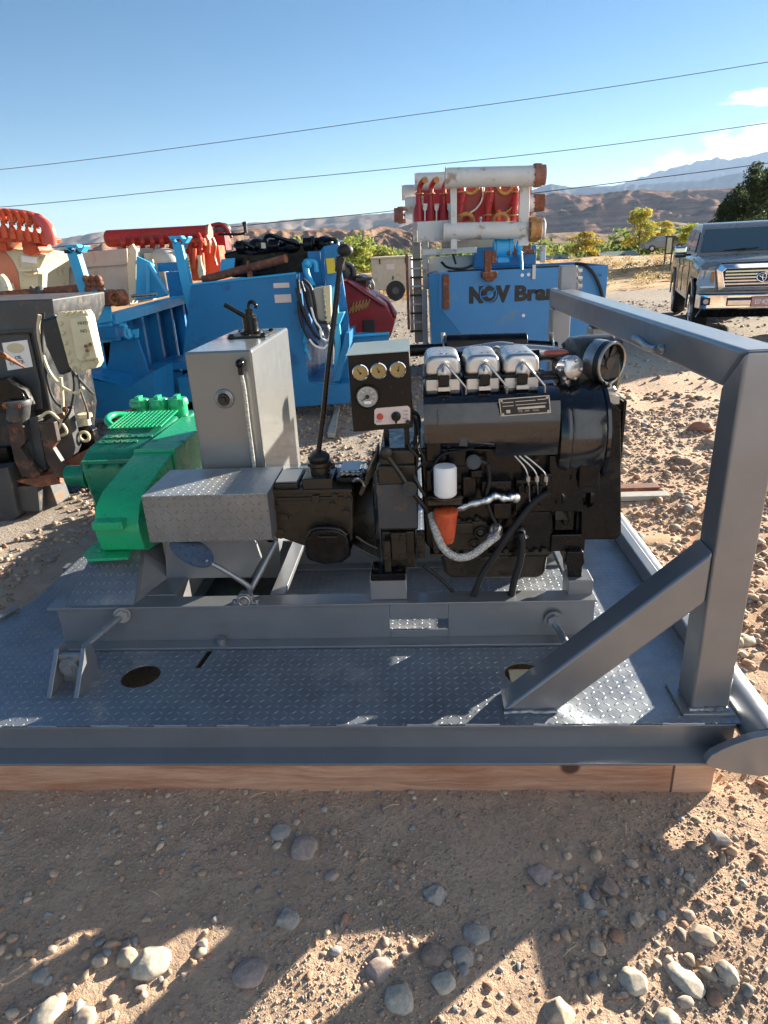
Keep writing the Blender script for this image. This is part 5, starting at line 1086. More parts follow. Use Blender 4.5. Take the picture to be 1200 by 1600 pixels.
b = MB(); b.bxp(660, 388, 745, 397, YRk - .1, .08); b.build('cross_rail', m_white, rk, bev=.006); b = MB(); b.bxp(668, 400, 745, 426, YRk + .4, .05); b.build('rear_plate', m_white, rk, bev=.006)
b = MB(); b.bxp(652, 282, 830, 352, YRk + .55, .04); b.build('red_back_plate', m_redc, rk, smooth=False)
b = MB(); b.bxp(646, 378, 659, 535, YRk + .3, .12); b.build('ladder_frame', m_tan, rk, bev=.01)
b = MB(); b.bxp(660, 452, 668, 540, YRk + .1, .1); b.bxp(640, 402, 645, 520, YRk + .5, .1); b.build('leg', m_white, rk, bev=.01)
for i in range(9):
    b = MB(); b.bxp(641, 404 + i * 14, 661, 407 + i * 14, YRk + .25, .04); b.build('rung', m_white if i % 2 else m_dkm, rk)
b = MB(); b.bxp(635, 396, 639, 515, YRk - .2, .05); b.build('rusty_pole', m_rust, rk)
for x in (655, 673, 693, 733):                                   # small cones on the left, one in the middle
    Y = YRk + .15; b = MB(); q = pxm(Y); zt, zb = V(x, 300, Y).z, V(x, 346, Y).z; p = V(x, 346, Y); w = 8.5 * q
    b.lathe([(w, 0), (w, (zt - zb) * .42), (w * .55, (zt - zb) * .62), (w * .5, zt - zb)], p, (0, 0, 1), 20); c_ = b.build('cone', m_redc, rk)
    if x < 700:
        b = MB(); b.tube([V(x, 302, Y), V(x + 1, 292, Y), V(x + 6, 283, Y - .05), V(x + 12, 280, Y - .05)], 4.2 * q, 10); b.build('cone_elbow', m_red, c_)
        b = MB(); b.torus(V(x, 303, Y), 6 * q, 1.3 * q, (0, 0, 1), 18, 6); b.build('clamp', m_brass, c_); b = MB(); b.cyl(V(x + 9, 281, Y - .1), V(x + 9, 281, Y - .02), 4.5 * q); b.build('pipe_cap', m_brass, c_)
        b = MB(); b.pxp([(x + 6, 318), (x + 13, 318), (x + 12, 327), (x + 10, 330), (x + 10, 345), (x + 8, 345), (x + 8, 330), (x + 6, 327)], Y - .12, .03); b.build('plate', m_white, c_, smooth=False)
for x in (736, 790):                                             # the two big red drums
    Y = YRk - .02; q = pxm(Y); b = MB(); c = V(x, 322, Y); b.pxp([(x - 19, 292), (x + 19, 290), (x + 18, 305), (x + 12, 322), (x + 2, 334), (x - 12, 342), (x - 18, 338), (x - 20, 310)], Y, .3); c_ = b.build('drum', paint('dark_red', (.24, .022, .018), .45, var=.2), rk, bev=.04, seg=4)
    b = MB(); b.torus(V(x + 0, 291, Y - .03), 11 * q, 3.2 * q, Vector((0, 1, .3)), 24, 8); b.build('clamp', m_brass, c_); b = MB(); b.torus(V(x - 8, 345, Y - .1), 11 * q, 3.4 * q, Vector((0, 1, .5)), 24, 8); b.build('clamp', m_brass, c_)
    b = MB(); b.tube([V(x + 20, 293, Y - .05), V(x + 17, 312, Y - .1), V(x + 8, 326, Y - .12), V(x - 4, 334, Y - .12)], 1.3 * q, 8); b.build('strap', m_brass if x > 760 else m_white, c_)
b = MB(); b.sph(V(751, 341, YRk - .2), .025); b.cyl(V(751, 343, YRk - .2), V(751, 352, YRk - .2), .012); b.build('gauge_knob', m_steel, rk)
b = MB(); b.cyl(V(779, 328, YRk - .15), V(779, 345, YRk - .15), .028); b.build('orange_stub', m_orange, rk)

for x in (722, 765, 806):
    Y = YRk - .12; q = pxm(Y); b = MB(); b.tube([V(x, 292, Y), V(x + 1, 306, Y), V(x - 2, 322, Y), V(x - 4, 346, Y)], lambda t: (3.6 + 2.4 * math.sin(t * 3.0)) * q, 12); c_ = b.build('riser', m_redc, rk)
    for yy in (300, 318, 336): b = MB(); b.torus(V(x - (yy - 292) * .07, yy, Y), 6.0 * q, 1.3 * q, (0, 0, 1), 18, 6); b.build('clamp', m_brass if yy != 318 else m_red, c_)
# ------------------------------------------------------------------ red hopper and drum
hp = thing('red_hopper', 'dark red open hopper with yellow-brown scribbles, standing between the two blue tanks', 'hopper', tuple(V(570, 540, 8.6)))
YH = 8.6
b = MB(); b.pxp([(520, 436), (543, 439), (566, 450), (602, 476), (617, 500), (611, 524), (606, 532), (520, 534)], YH, 1.0); b.build('hopper_body', m_maroon, hp, bev=.012)
b = MB(); b.tube([V(541, 438, YH - .03), V(570, 458, YH - .03), V(601, 478, YH - .03)], .018, 8); b.tube([V(577, 455, YH + .5), V(606, 474, YH + .4), V(617, 496, YH)], .02, 8); b.tube([V(584, 468, YH - .03), V(590, 462, YH + .4)], .02, 8); b.build('hopper_rim', m_maroon, hp)
b = MB(); b.bxp(567, 500, 586, 524, YH - .02, .03); b.build('opening', m_ink, hp, bev=.01)
b = MB(); sx_ = 546
for i in range(6): b.tube([V(sx_ + i * 5, 490 - i * 1.5, YH - .012), V(sx_ + i * 5 + 3, 480 - i * 1.5, YH - .012), V(sx_ + i * 5 + 3, 486 - i * 1.5, YH - .012), V(sx_ + i * 5 + 7, 472 - i, YH - .012)], .010, 5)
b.build('yellow_scribble', m_brass, hp)
b = MB(); c = V(560, 452, YH + .5); b.cyl(c, c + Vector((.02, .5, 0)), .17, n=30); b.torus(c, .15, .02, (0, 1, 0)); b.build('drum', m_dkm, hp)
b = MB(); b.bxp(556, 434, 580, 438, YH + .45, .3); b.bxp(572, 437, 576, 462, YH + .45, .1); b.tube([V(543, 412, YH + .6), V(551, 418, YH + .6), V(553, 432, YH + .6), V(548, 438, YH + .6)], .03, 8); b.sph(V(541, 426, YH + .7), .13, (.8, 1, 1.1)); b.build('motor', m_dkm2, hp)

# ------------------------------------------------------------------ middle blue unit
YB = 7.0
bm_ = thing('blue_tank_unit', 'deep blue steel tank unit with hoses and a grey switch box on its right side', 'tank', tuple(V(400, 640, YB + .6)))
b = MB(); b.prism([V(298, 446, YB), V(463, 428, YB), V(482, 596, YB), V(505, 604, YB), V(546, 598, YB), V(546, 630, YB), V(285, 648, YB), V(285, 560, YB)], (0, .02, 0)); b.build('front_wall', m_blue, bm_, bev=.004)
b = MB(); p0, p1 = V(298, 446, YB + .021), V(463, 428, YB + .021); b.prism([p0, p1, p1 + Vector((0, 2.2, 0)), p0 + Vector((0, 2.2, 0))], (0, 0, -.03)); b.prism([V(463, 430, YB + .021), V(482, 596, YB + .021), V(482, 630, YB + .021), V(470, 630, YB + .021), V(452, 432, YB + .021)], (0, 2.2, 0)); b.build('tank_shell', m_blue, bm_, smooth=False)
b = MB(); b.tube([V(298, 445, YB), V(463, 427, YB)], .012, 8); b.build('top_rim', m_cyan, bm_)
for x0, y0, x1, y1 in ((427, 442, 452, 450), (429, 460, 455, 473)):
    b = MB(); b.bxp(x0, y0, x1, y1, YB - .006, .006); b.build('label_plate', m_pink, bm_, bev=.002)
b = MB(); b.pxp([(482, 596), (546, 600), (546, 626), (482, 630)], YB + .02, 1.2); b.build('base_sill', m_blue, bm_, smooth=False)
b = MB(); b.pxp([(545, 520), (608, 520), (606, 556), (545, 600)], YB + .5, .02); b.pxp([(530, 596), (546, 540), (546, 520), (540, 520), (520, 596)], YB, .7); b.build('low_tray', m_blue, bm_, bev=.004)
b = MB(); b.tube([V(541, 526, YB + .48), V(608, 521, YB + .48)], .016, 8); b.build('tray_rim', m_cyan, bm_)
b = MB(); b.pxp([(480, 393), (500, 392), (505, 445), (486, 448)], YB + .5, .03); b.pxp([(505, 385), (527, 380), (545, 500), (545, 600), (530, 600), (512, 470)], YB + .3, .06); b.pxp([(500, 392), (506, 385), (510, 470), (506, 470)], YB + .45, .05); b.build('rear_tower', m_blue, bm_, bev=.008)
b = MB(); b.pxp([(509, 404), (522, 403), (525, 426), (512, 428)], YB + .28, .015); b.build('yellow_label', paint('yellow', (.6, .46, .03), .5), bm_, smooth=False)
b = MB(); b.tube([V(476, 410, YB + .3), V(480, 430, YB + .3), V(489, 448, YB + .25)], .035, 10); b.tube([V(477, 409, YB + .3), V(492, 410, YB + .3), V(495, 425, YB + .3)], .025, 8); b.sph(V(480, 412, YB + .3), .05); b.build('pipe_elbow', m_cyan, bm_)
b = MB(); b.pxp([(484, 452), (506, 448), (510, 502), (496, 506), (484, 470)], YB - .05, .3); b.build('switch_box', m_tan, bm_, bev=.015)
b = MB(); b.pxp([(504, 448), (516, 446), (518, 500), (511, 506), (506, 470)], YB - .10, .08)
for i in range(7): b.sph(V(506 + i * .6, 452 + i * 8, YB - .1), .012)
b.build('box_flange', m_cream, bm_, bev=.01)
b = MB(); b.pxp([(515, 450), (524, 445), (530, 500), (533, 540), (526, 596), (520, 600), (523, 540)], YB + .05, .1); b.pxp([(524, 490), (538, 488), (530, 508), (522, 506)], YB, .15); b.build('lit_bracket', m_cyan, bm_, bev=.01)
for n_, P in enumerate(([(465, 436), (468, 460), (474, 490), (490, 520), (500, 530)], [(470, 440), (478, 465), (488, 495), (505, 515)], [(474, 436), (486, 450), (492, 478), (496, 500), (510, 505)], [(466, 470), (470, 500), (480, 525), (497, 540)], [(463, 450), (472, 480), (484, 510)], [(480, 450), (484, 480), (500, 520), (506, 528)])):
    b = MB(); b.tube([V(x, y, YB - .06 - .01 * n_) for x, y in P], .016, 7); b.build('cable', m_rub, bm_)
for P in ([(500, 515), (503, 528), (512, 532), (516, 520), (512, 508)], [(483, 530), (492, 540), (505, 544), (512, 538)], [(486, 480), (492, 500), (500, 512), (504, 524)]):
    b = MB(); b.tube([V(x, y, YB - .12) for x, y in P], .011, 7); b.build('white_cable', m_wht, bm_)
b = MB(); b.tube([V(474, 510, YB - .01), V(476, 530, YB - .01), V(478, 545, YB - .01), V(484, 562, YB - .01)], lambda t: .02 + .012 * math.sin(t * 20), 8); b.build('weld_drip', m_cyan, bm_)
# black engine lying on the unit
be = thing('black_engine', 'long black machine assembly lying on top of the deep blue tank unit', 'machinery', tuple(V(440, 430, YB + 1)))
random.seed(3); Yb = YB + .9
b = MB(); b.pxp([(348, 396), (392, 385), (452, 380), (470, 380), (528, 374), (530, 428), (360, 434)], Yb, .7); b.build('machine_body', m_blk, be, bev=.03, seg=3)
for i in range(9):
    x = 372 + i * 17 + random.uniform(-4, 4); b = MB(); w = random.uniform(8, 17); y = 388 - i * 1.2 + random.uniform(-3, 3)
    if i % 3 == 0: b.cyl(V(x, y, Yb - .1), V(x + w, y - 1, Yb - .1), .07, n=20)
    elif i % 3 == 1: b.bxp(x, y - 9, x + w, y + 4, Yb - .05, .25, bev=.01)
    else: b.sph(V(x, y, Yb), .10, (1.1, 1, .8)); b.cyl(V(x, y, Yb), V(x, y - 10, Yb), .04)
    b.build('machine_block', m_blk, be, bev=.01)
b = MB(); b.bxp(404, 376, 418, 390, Yb - .1, .1); sb = b.build('gauge_block', m_blk, be, bev=.01)
b = MB(); b.bxp(408, 379, 415, 388, Yb - .108, .01); b.build('gauge_face', m_steel, sb)
b = MB(); b.bxp(482, 369, 492, 384, Yb - .1, .2); b.build('machine_block', m_blk, be, bev=.02)
for P in ([(412, 378), (416, 370), (424, 368), (440, 373), (464, 380)], [(505, 376), (515, 374), (524, 376), (528, 384)], [(366, 385), (380, 380), (398, 388)], [(375, 394), (400, 395), (430, 390), (460, 388)]):
    b = MB(); b.tube([V(x, y, Yb - .12) for x, y in P], .022, 8); b.build('hose', m_blk, be)
b = MB(); b.bxp(430, 375, 444, 381, Yb, .15); b.build('blue_block', m_blue2, be, bev=.01)
b = MB(); b.tube([V(341, 366, Yb), V(372, 366, Yb), V(383, 364, Yb)], .015, 6); b.tube([V(382, 348, Yb), V(384, 364, Yb)], .02, 6); b.tube([V(379, 350, Yb), V(385, 348, Yb)], .02, 6); b.build('hooked_rod', m_ink, be)
br = thing('pipe_lever', 'long rusty brown pipe lying across a forked stand on the deep blue tank', 'pipe', tuple(V(390, 428, YB + .3)))
b = MB(); b.cyl(V(318, 437, YB + .5), V(447, 404, YB + .2), .042, n=20); b.build('pipe', m_rust, br)
b = MB(); b.bxp(386, 416, 393, 434, YB + .3, .05); b.torus(V(388, 415, YB + .3), .04, .012, (1, 0, 0), 16, 6); b.build('fork', m_rust, br)
bp = thing('guard_sheet', 'small blue upright sheet leaning in front of the red manifold', 'sheet', tuple(V(355, 432, YB + .7)))
b = MB(); b.pxp([(345, 405), (367, 403), (364, 432), (343, 434)], YB + .7, .03); b.build('panel_face', m_cyan, bp, bev=.004)

# ------------------------------------------------------------------ red manifold
YM = 9.5
rm = thing('red_manifold', 'long red header pipe with a row of hanging cones and an orange-red end frame', 'manifold', tuple(V(290, 430, YM)))
q = pxm(YM)
b = MB(); b.cyl(V(170, 373, YM), V(326, 365, YM), 13 * q, n=32); b.sph(V(170, 373, YM), 13 * q, (.5, 1, 1)); b.build('header_pipe', m_red, rm, bev=.01)
b = MB(); b.cyl(V(325, 365, YM), V(329, 365, YM), 14 * q, n=30); b.build('end_cap', m_flr, rm)
for i in range(9):
    x = 190 + i * 15; b = MB(); y = 372 - i * .7; b.tube([V(x, y, YM - .2), V(x + 3, y + 8, YM - .27), V(x + 3, y + 20, YM - .2)], 4 * q, 8); b.lathe([(2.5 * q, -18 * q), (4.5 * q, 0), (4.5 * q, 8 * q)], V(x + 3, y + 28, YM - .2), (0, 0, 1), 14); c_ = b.build('cone', m_red, rm)
    b = MB(); b.torus(V(x + 3, y + 12, YM - .23), 5 * q, 1.3 * q, (0, 0, 1), 16, 6); b.build('clamp', m_brass if i % 2 else m_rust, c_)
b = MB(); b.bxp(165, 392, 300, 400, YM - .1, .4); b.build('lower_header', m_red, rm, bev=.02)
b = MB(); b.bxp(296, 384, 345, 438, YM - .1, .3); b.bxp(300, 372, 320, 385, YM - .2, .3); b.build('end_frame', m_orange, rm, bev=.015)
for P, r in (([(332, 372), (336, 385), (334, 400), (338, 415)], 3), ([(322, 368), (326, 380), (326, 395)], 3), ([(304, 388), (304, 420)], 3.5), ([(315, 395), (318, 425)], 4)):
    b = MB(); b.tube([V(x, y, YM - .3) for x, y in P], r * q, 8); b.build('riser', m_orange, rm)
b = MB(); b.lathe([(5 * q, 0), (6 * q, 10 * q), (3 * q, 24 * q), (4 * q, 34 * q)], V(316, 434, YM - .35), (0, 0, 1), 14); b.build('lit_valve', m_cream, rm)
b = MB(); b.bxp(335, 362, 352, 392, YM + .5, .3); b.tube([V(330, 352, YM + .5), V(345, 350, YM + .5), V(356, 360, YM + .5), V(362, 372, YM + .5)], 3 * q, 8); b.build('rear_valve', m_maroon, rm, bev=.01)
b = MB(); b.sph(V(347, 358, YM + .6), 13 * q, (1.2, 1, .8)); b.build('rear_drum', m_dkm2, rm)

# ------------------------------------------------------------------ left blue unit: trough with ribs and cradle posts
YL_ = 6.4
bl_ = thing('blue_ribbed_tank', 'blue open tank with ribbed side wall and two posts topped by cradles, at the left', 'tank', tuple(V(180, 640, YL_ + .5)))
b = MB(); b.pxp([(-160, 478), (88, 459), (122, 458), (135, 500), (160, 590), (150, 650), (-160, 668)], YL_ + .4, .03); b.build('front_wall', m_blue, bl_, bev=.005)
pA0, pA1 = V(163, 500, YL_), V(300, 462, YL_ + 2.4); pB0, pB1 = V(208, 605, YL_), V(310, 545, YL_ + 2.4)
b = MB(); b.prism([pA0, pA1, Vector((pA1.x, pA1.y, .1)), Vector((pA0.x + .1, pA0.y, .1))], (-.03, .01, 0)); b.build('ribbed_wall', m_blue, bl_, smooth=False)
d = (pA1 - pA0); b = MB(); n_ = Vector((d.y, -d.x, 0)).normalized()
for i in range(6):
    t = .08 + i * .165; p = pA0 + d * t; e = d.normalized() * .05; b = MB(); zb = .12 + .0 * t; P = [p + n_ * .001, p + e + n_ * .001, Vector((p.x + e.x, p.y + e.y, zb)) + n_ * .001, Vector((p.x, p.y, zb)) + n_ * .001]; b.prism(P, n_ * .1); b.build('rib', m_blue, bl_, smooth=False)
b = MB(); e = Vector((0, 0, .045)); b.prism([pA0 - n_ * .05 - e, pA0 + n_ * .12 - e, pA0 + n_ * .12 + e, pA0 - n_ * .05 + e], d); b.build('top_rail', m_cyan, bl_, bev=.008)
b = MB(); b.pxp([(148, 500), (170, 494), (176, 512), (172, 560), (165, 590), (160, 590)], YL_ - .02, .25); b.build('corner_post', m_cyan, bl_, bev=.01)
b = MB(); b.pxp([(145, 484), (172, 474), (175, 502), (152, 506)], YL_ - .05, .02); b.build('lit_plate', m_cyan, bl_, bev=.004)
b = MB(); b.bxp(150, 512, 182, 530, YL_ - .15, .2); b.build('bracket_box', m_blue, bl_, bev=.008)
b = MB(); b.tube([V(188, 508, YL_ - .1), V(196, 510, YL_ - .1), V(196, 524, YL_ - .1), V(203, 526, YL_ - .1), V(200, 514, YL_ - .1)], .022, 8); b.pxp([(206, 516), (214, 514), (214, 528), (211, 528), (210, 520), (207, 528)], YL_ - .1, .05); b.build('cradle_hook', m_cyan, bl_)
b = MB(); b.pxp([(160, 535), (215, 530), (240, 602), (170, 600)], YL_ - .02, .03); b.build('lower_wall', m_blue, bl_, bev=.004)
b = MB(); p = [V(128, 590, YL_ - .3), V(205, 608, YL_ - .3), V(238, 590, YL_ - .0), V(165, 580, YL_ + .2)]
b.pxp([(120, 584), (200, 606), (213, 655), (110, 652)], YL_ - .35, .02); b.pxp([(200, 606), (240, 580), (245, 640), (212, 655)], YL_ - .345, .5); b.build('base_box', m_blue, bl_, smooth=False)
b = MB(); zt = V(200, 606, YL_ - .35).z; b.prism([V(120, 584, YL_ - .35), V(200, 606, YL_ - .35), V(241, 580, YL_ + .2), V(165, 560, YL_ + .35)], (0, 0, -.01)); b.build('base_top', m_blue, bl_, smooth=False)
b = MB(); b.bxp(238, 580, 302, 640, YL_ + .6, .02); b.bxp(280, 590, 300, 628, YL_ + .2, .3); b.bxp(238, 568, 300, 578, YL_ + .55, .6); b.build('rear_sill', m_blue, bl_, smooth=False)
for (xt, yt, xb, yb, Y, xs_) in ((115, 392, 137, 462, YL_, 1), (278, 378, 318, 560, YL_ + 1.0, 1)):
    b = MB(); a, c = V(xt, yt, Y), V(xb, yb, Y); dr = (a - c).normalized(); w = .05; b.prism([c + Vector((-w, -w, 0)), c + Vector((w, -w, 0)), a + Vector((w, -w, 0)), a + Vector((-w, -w, 0))], (0, .1, 0)); ps = b.build('cradle_post', m_cyan, bl_, bev=.008)
    b = MB(); b.pxp([(xt - 16, yt - 9), (xt + 4, yt - 10), (xt + 10, yt - 2), (xt + 16, yt - 9), (xt + 17, yt - 7), (xt + 11, yt + 2), (xt + 8, yt + 2), (xt + 2, yt - 7), (xt - 10, yt - 4), (xt - 4, yt + 3), (xt - 12, yt - 4)], Y - .08, .12); b.build('cradle', m_cyan, ps, bev=.003)
b = MB(); b.bxp(100, 390, 113, 396, YL_ - .05, .1); b.bxp(118, 389, 128, 395, YL_ - .05, .1); b.build('black_chock', m_ink, bl_)
b = MB(); b.pxp([(126, 458), (150, 452), (158, 470), (150, 476), (130, 478)], YL_ - .1, .2); b.build('post_socket', m_blue, bl_, bev=.01)
for i in range(3):
    x = 138 + i * 9; b = MB(); b.cyl(V(x, 455, YL_ - .05), V(x - 3, 434, YL_ - .05), .022, n=12)
    for j in range(3): b.sph(V(x - j * 1.4 + (j % 2) * 2, 452 - j * 8, YL_ - .06), .036)
    b.build('valve', m_rust, bl_)
for x in (163, 180):
    b = MB(); p = V(x, 466, YL_ - .1); b.cyl(p, p + Vector((.05, .08, 0)), .075, n=24); b.torus(p, .05, .02, (.5, -.8, 0), 20, 6); b.build('pipe_flange', m_rust, bl_)
b = MB(); b.pxp([(213, 400), (238, 412), (252, 440), (262, 462), (245, 466), (212, 470)], YL_ + 1.5, .05); b.tube([V(232, 412, YL_ + 1.4), V(262, 460, YL_ + 1.4)], .03, 6); b.tube([V(232, 412, YL_ + 1.4), V(232, 465, YL_ + 1.4)], .025, 6); b.build('gusset', m_cyan, bl_, bev=.004)
b = MB(); b.bxp(246, 410, 282, 424, YL_ + 1.6, .1); b.bxp(262, 424, 300, 470, YL_ + 1.9, .04); b.build('rear_panel', m_blue, bl_, bev=.004)
b = MB(); b.cyl(V(206, 463, YL_ + 1.2), V(245, 459, YL_ + 1.2), .02); b.build('cross_pipe', m_steel, bl_)
# tan tank, cream hopper and orange manifold behind
tt_ = thing('tan_tank', 'long tan steel tank standing behind the left blue tank, with a cream end plate', 'tank', tuple(V(140, 470, 8.4)))
b = MB(); b.pxp([(62, 400), (198, 388), (204, 476), (62, 484)], 8.4, .9); b.build('tank_wall', m_tan, tt_, bev=.01)
b = MB(); b.pxp([(66, 418), (200, 410), (200, 413), (66, 422)], 8.37, .03); b.build('wall_ledge', m_tan, tt_)
b = MB(); b.pxp([(199, 386), (207, 381), (213, 392), (212, 455), (206, 475), (202, 470), (200, 440)], 8.3, .05); b.build('end_plate', m_cream, tt_, bev=.004)
b = MB(); b.tube([V(212, 410, 8.3), V(240, 408, 8.3)], .025, 8); b.bxp(226, 395, 243, 425, 8.8, .4); b.sph(V(258, 408, 8.9), .2, (1, 1, .8)); b.sph(V(256, 433, 8.6), .1, (.7, 1, 1.4)); b.build('end_gear', m_tan, tt_, bev=.02)
ch = thing('cream_hopper', 'cream and orange hopper box with a white label under the orange manifold', 'hopper', tuple(V(30, 470, 7.6)))
b = MB(); b.pxp([(2, 386), (58, 395), (72, 398), (60, 424), (60, 456), (32, 458), (28, 425), (20, 408)], 7.6, .7); b.build('hopper_body', m_cream, ch, bev=.008)
b = MB(); b.pxp([(-40, 390), (2, 386.5), (20, 408.5), (28, 426), (31.5, 458), (-40, 462)], 7.605, .68); b.build('orange_side', paint('salmon', (.62, .2, .10), .5, var=.15), ch, smooth=False)
b = MB(); b.pxp([(33, 399), (58, 402), (58, 412), (34, 409)], 7.59, .01); b.build('label_plate', m_wht, ch, smooth=False)
b = MB(); b.bxp(29, 420, 59, 424, 7.52, .08); b.tube([V(38, 427, 7.55), V(48, 429, 7.5), V(58, 426, 7.55)], .012, 6); b.build('ledge', m_cream, ch, bev=.004)
b = MB(); b.tube([V(0, 432, 7.3), V(7, 440, 7.3), V(12, 456, 7.3), V(10, 464, 7.3)], .05, 8); b.bxp(-20, 445, 8, 466, 7.3, .2); b.build('side_gear', m_cream, ch, bev=.02)
pp_ = thing('rusty_pipe', 'dark brown pipe lying along the rim of the left blue tank', 'pipe', tuple(V(80, 455, 6.75)))
b = MB(); b.cyl(V(-40, 466, 6.9), V(128, 451, 6.9), .045, n=18); b.build('pipe', m_rust, pp_); b = MB(); b.cyl(V(48, 448, 6.85), V(58, 459, 6.85), .02); b.sph(V(62, 455, 6.85), .05); b.build('handle', m_dkm2, pp_)
om = thing('orange_manifold', 'orange manifold of curved hoses and cones with a pink elbow, at the top left', 'manifold', tuple(V(30, 390, 7.6)))
YO = 7.5; q = pxm(YO)
b = MB(); b.tube([V(-60, 338, YO + .3), V(0, 334, YO + .3), V(40, 337, YO + .2), V(62, 345, YO - .15), V(76, 358, YO - .25), V(81, 382, YO - .25)], 8.5 * q, 20); b.build('pink_elbow', paint('pink_red', (.62, .09, .07), .4, var=.1), om)
for i in range(10):
    x = -52 + i * 12.5; y0 = 326 + max(0, i - 3) * 1.9; b = MB(); b.tube([V(x - 14, y0 + 12, YO - .02 * i), V(x - 6, y0, YO - .1), V(x + 5, y0 + 4, YO - .15), V(x + 10, y0 + 22, YO - .15)], 4.0 * q, 10); b.lathe([(6.5 * q, 0), (7 * q, 13 * q), (3 * q, 20 * q), (3 * q, 26 * q)], V(x + 12, y0 + 44, YO - .12), (0, 0, 1), 16); c_ = b.build('cone', m_orange, om)
    b = MB(); b.torus(V(x + 10, y0 + 17, YO - .15), 4.6 * q, 1.4 * q, (0, 0, 1), 16, 6); b.build('clamp', m_brass if i % 2 else m_orange, c_)
b = MB(); b.pxp([(-60, 366), (68, 372), (66, 380), (-60, 376)], YO - .1, .4); b.build('lower_header', m_orange, om, bev=.02)
b = MB(); b.pxp([(32, 374), (55, 378), (62, 392), (48, 400), (36, 396)], YO, .3); b.pxp([(-30, 374), (10, 374), (10, 392), (-30, 392)], YO, .3); b.build('leg', m_orange, om, bev=.01)

# ------------------------------------------------------------------ black machine at the left edge
YK = 4.55; m_rustd = paint('rusted_black', (.035, .022, .018), .55, var=.3, bump=.3, dirt=(.16, .07, .04), da=.35, ds=12)
bk = thing('black_machine', 'worn black machine skid with rusty brackets and a grey door panel, at the left edge', 'machine', tuple(V(60, 780, YK)))
b = MB(); b.pxp([(-120, 474), (82, 467), (84, 490), (72, 520), (-120, 530)], YK, .8); b.build('upper_casing', m_dkm2, bk, bev=.012)
b = MB(); b.pxp([(-120, 520), (54, 514), (84, 660), (80, 720), (-120, 740)], YK + .05, .7); b.build('inner_casing', m_dkm, bk, bev=.006)
b = MB(); b.pxp([(-120, 526), (44, 521), (62, 600), (66, 640), (-120, 660)], YK + .03, .02); dr_ = b.build('door_panel', m_dkm2, bk, bev=.006)
b = MB(); b.pxp([(3, 536), (42, 531), (51, 573), (12, 579)], YK + .022, .006); lb = b.build('warning_label', m_wht, dr_, smooth=False)
b = MB(); p = V(24, 544, YK + .018); xs__ = Vector((1, 0, 0)); 
b.prism([p + Vector((.062 * math.cos(2 * math.pi * i / 24), 0, .034 * math.sin(2 * math.pi * i / 24))) for i in range(24)], (0, .004, 0)); b.build('label_oval', m_cream, lb, smooth=False)
for s_, x, y in (('OIL', 24, 562), ('CHECK', 16, 571)): text('label_lettering', s_, .034, V(x, y, YK + .018), (1, 0, .12), (0, 0, 1), m_dkm2, lb, thick=.001)
b = MB(); b.tube([V(54, 514, YK + .0), V(66, 570, YK), V(82, 655, YK)], .014, 8); b.tube([V(-60, 522, YK), V(52, 516, YK)], .012, 8); b.build('door_edge', m_dkm2, bk)
b = MB(); b.tube([V(-30, 545, YK - .3), V(0, 553, YK - .25), V(38, 574, YK - .1)], lambda t: .035 - .028 * t, 10); b.build('rusty_spike', m_rust, bk)
b = MB(); b.pxp([(-40, 596), (10, 592), (34, 612), (44, 635), (40, 650), (-40, 640)], YK - .12, .1); b.build('hinge_plate', m_blk, bk, bev=.006)
b = MB(); b.cyl(V(28, 656, YK - .12), V(30, 628, YK - .12), .075, n=26); b.lathe([(.085, 0), (.09, .02), (.085, .04)], V(29, 634, YK - .12), (0, 0, 1), 26); b.build('roller', m_dkm2, bk)
for x in (10, 60):
    b = MB(); b.pxp([(x, 662), (x + 24, 660), (x + 30, 690), (x + 22, 700), (x + 36, 722), (x + 52, 740), (x + 50, 750), (x + 24, 745), (x + 12, 720)], YK - .2, .05); b.build('curved_bracket', m_rustd, bk, bev=.006)
b = MB(); b.bxp(40, 620, 52, 740, YK - .05, .1); b.pxp([(44, 655), (58, 650), (72, 735), (60, 742)], YK - .12, .1); b.pxp([(66, 660), (104, 640), (118, 700), (112, 720), (80, 730)], YK - .05, .1); b.build('frame_leg', m_dkm2, bk, bev=.008)
b = MB(); b.pxp([(112, 690), (118, 668), (134, 665), (145, 672), (152, 712), (150, 720), (118, 712)], YK + .1, .08); b.build('lug_plate', m_blk, bk, bev=.01)
b = MB(); b.torus(V(132, 682, YK + .05), .035, .012, (0, 1, 0), 20, 8); b.build('ring', m_cream, bk)
b = MB(); b.pxp([(74, 735), (140, 702), (150, 716), (84, 752)], YK - .1, .25); b.pxp([(20, 752), (84, 740), (96, 756), (60, 762)], YK - .2, .3); b.build('rusty_ledge', m_rust, bk, bev=.008)
b = MB(); b.pxp([(18, 762), (58, 758), (62, 800), (24, 800)], YK - .2, .1); b.pxp([(60, 758), (76, 752), (90, 790), (66, 800)], YK - .1, .2); b.pxp([(-60, 740), (12, 730), (20, 760), (28, 808), (8, 824), (-60, 830)], YK - .25, .15); b.build('lower_leg', m_dkm2, bk, bev=.01)
b = MB(); b.bxp(-60, 700, 20, 770, YK, .4); b.bxp(20, 770, 150, 800, YK + .3, .3); b.build('dark_base', m_blk, bk, bev=.01)
b = MB()
for x, y in ((28, 635), (8, 634), (24, 672), (52, 742), (102, 640), (96, 650)): b.bolt(V(x, y, YK - .2), (0, -1, 0), .016, .012)
b.build('bolts', m_rust, bk)
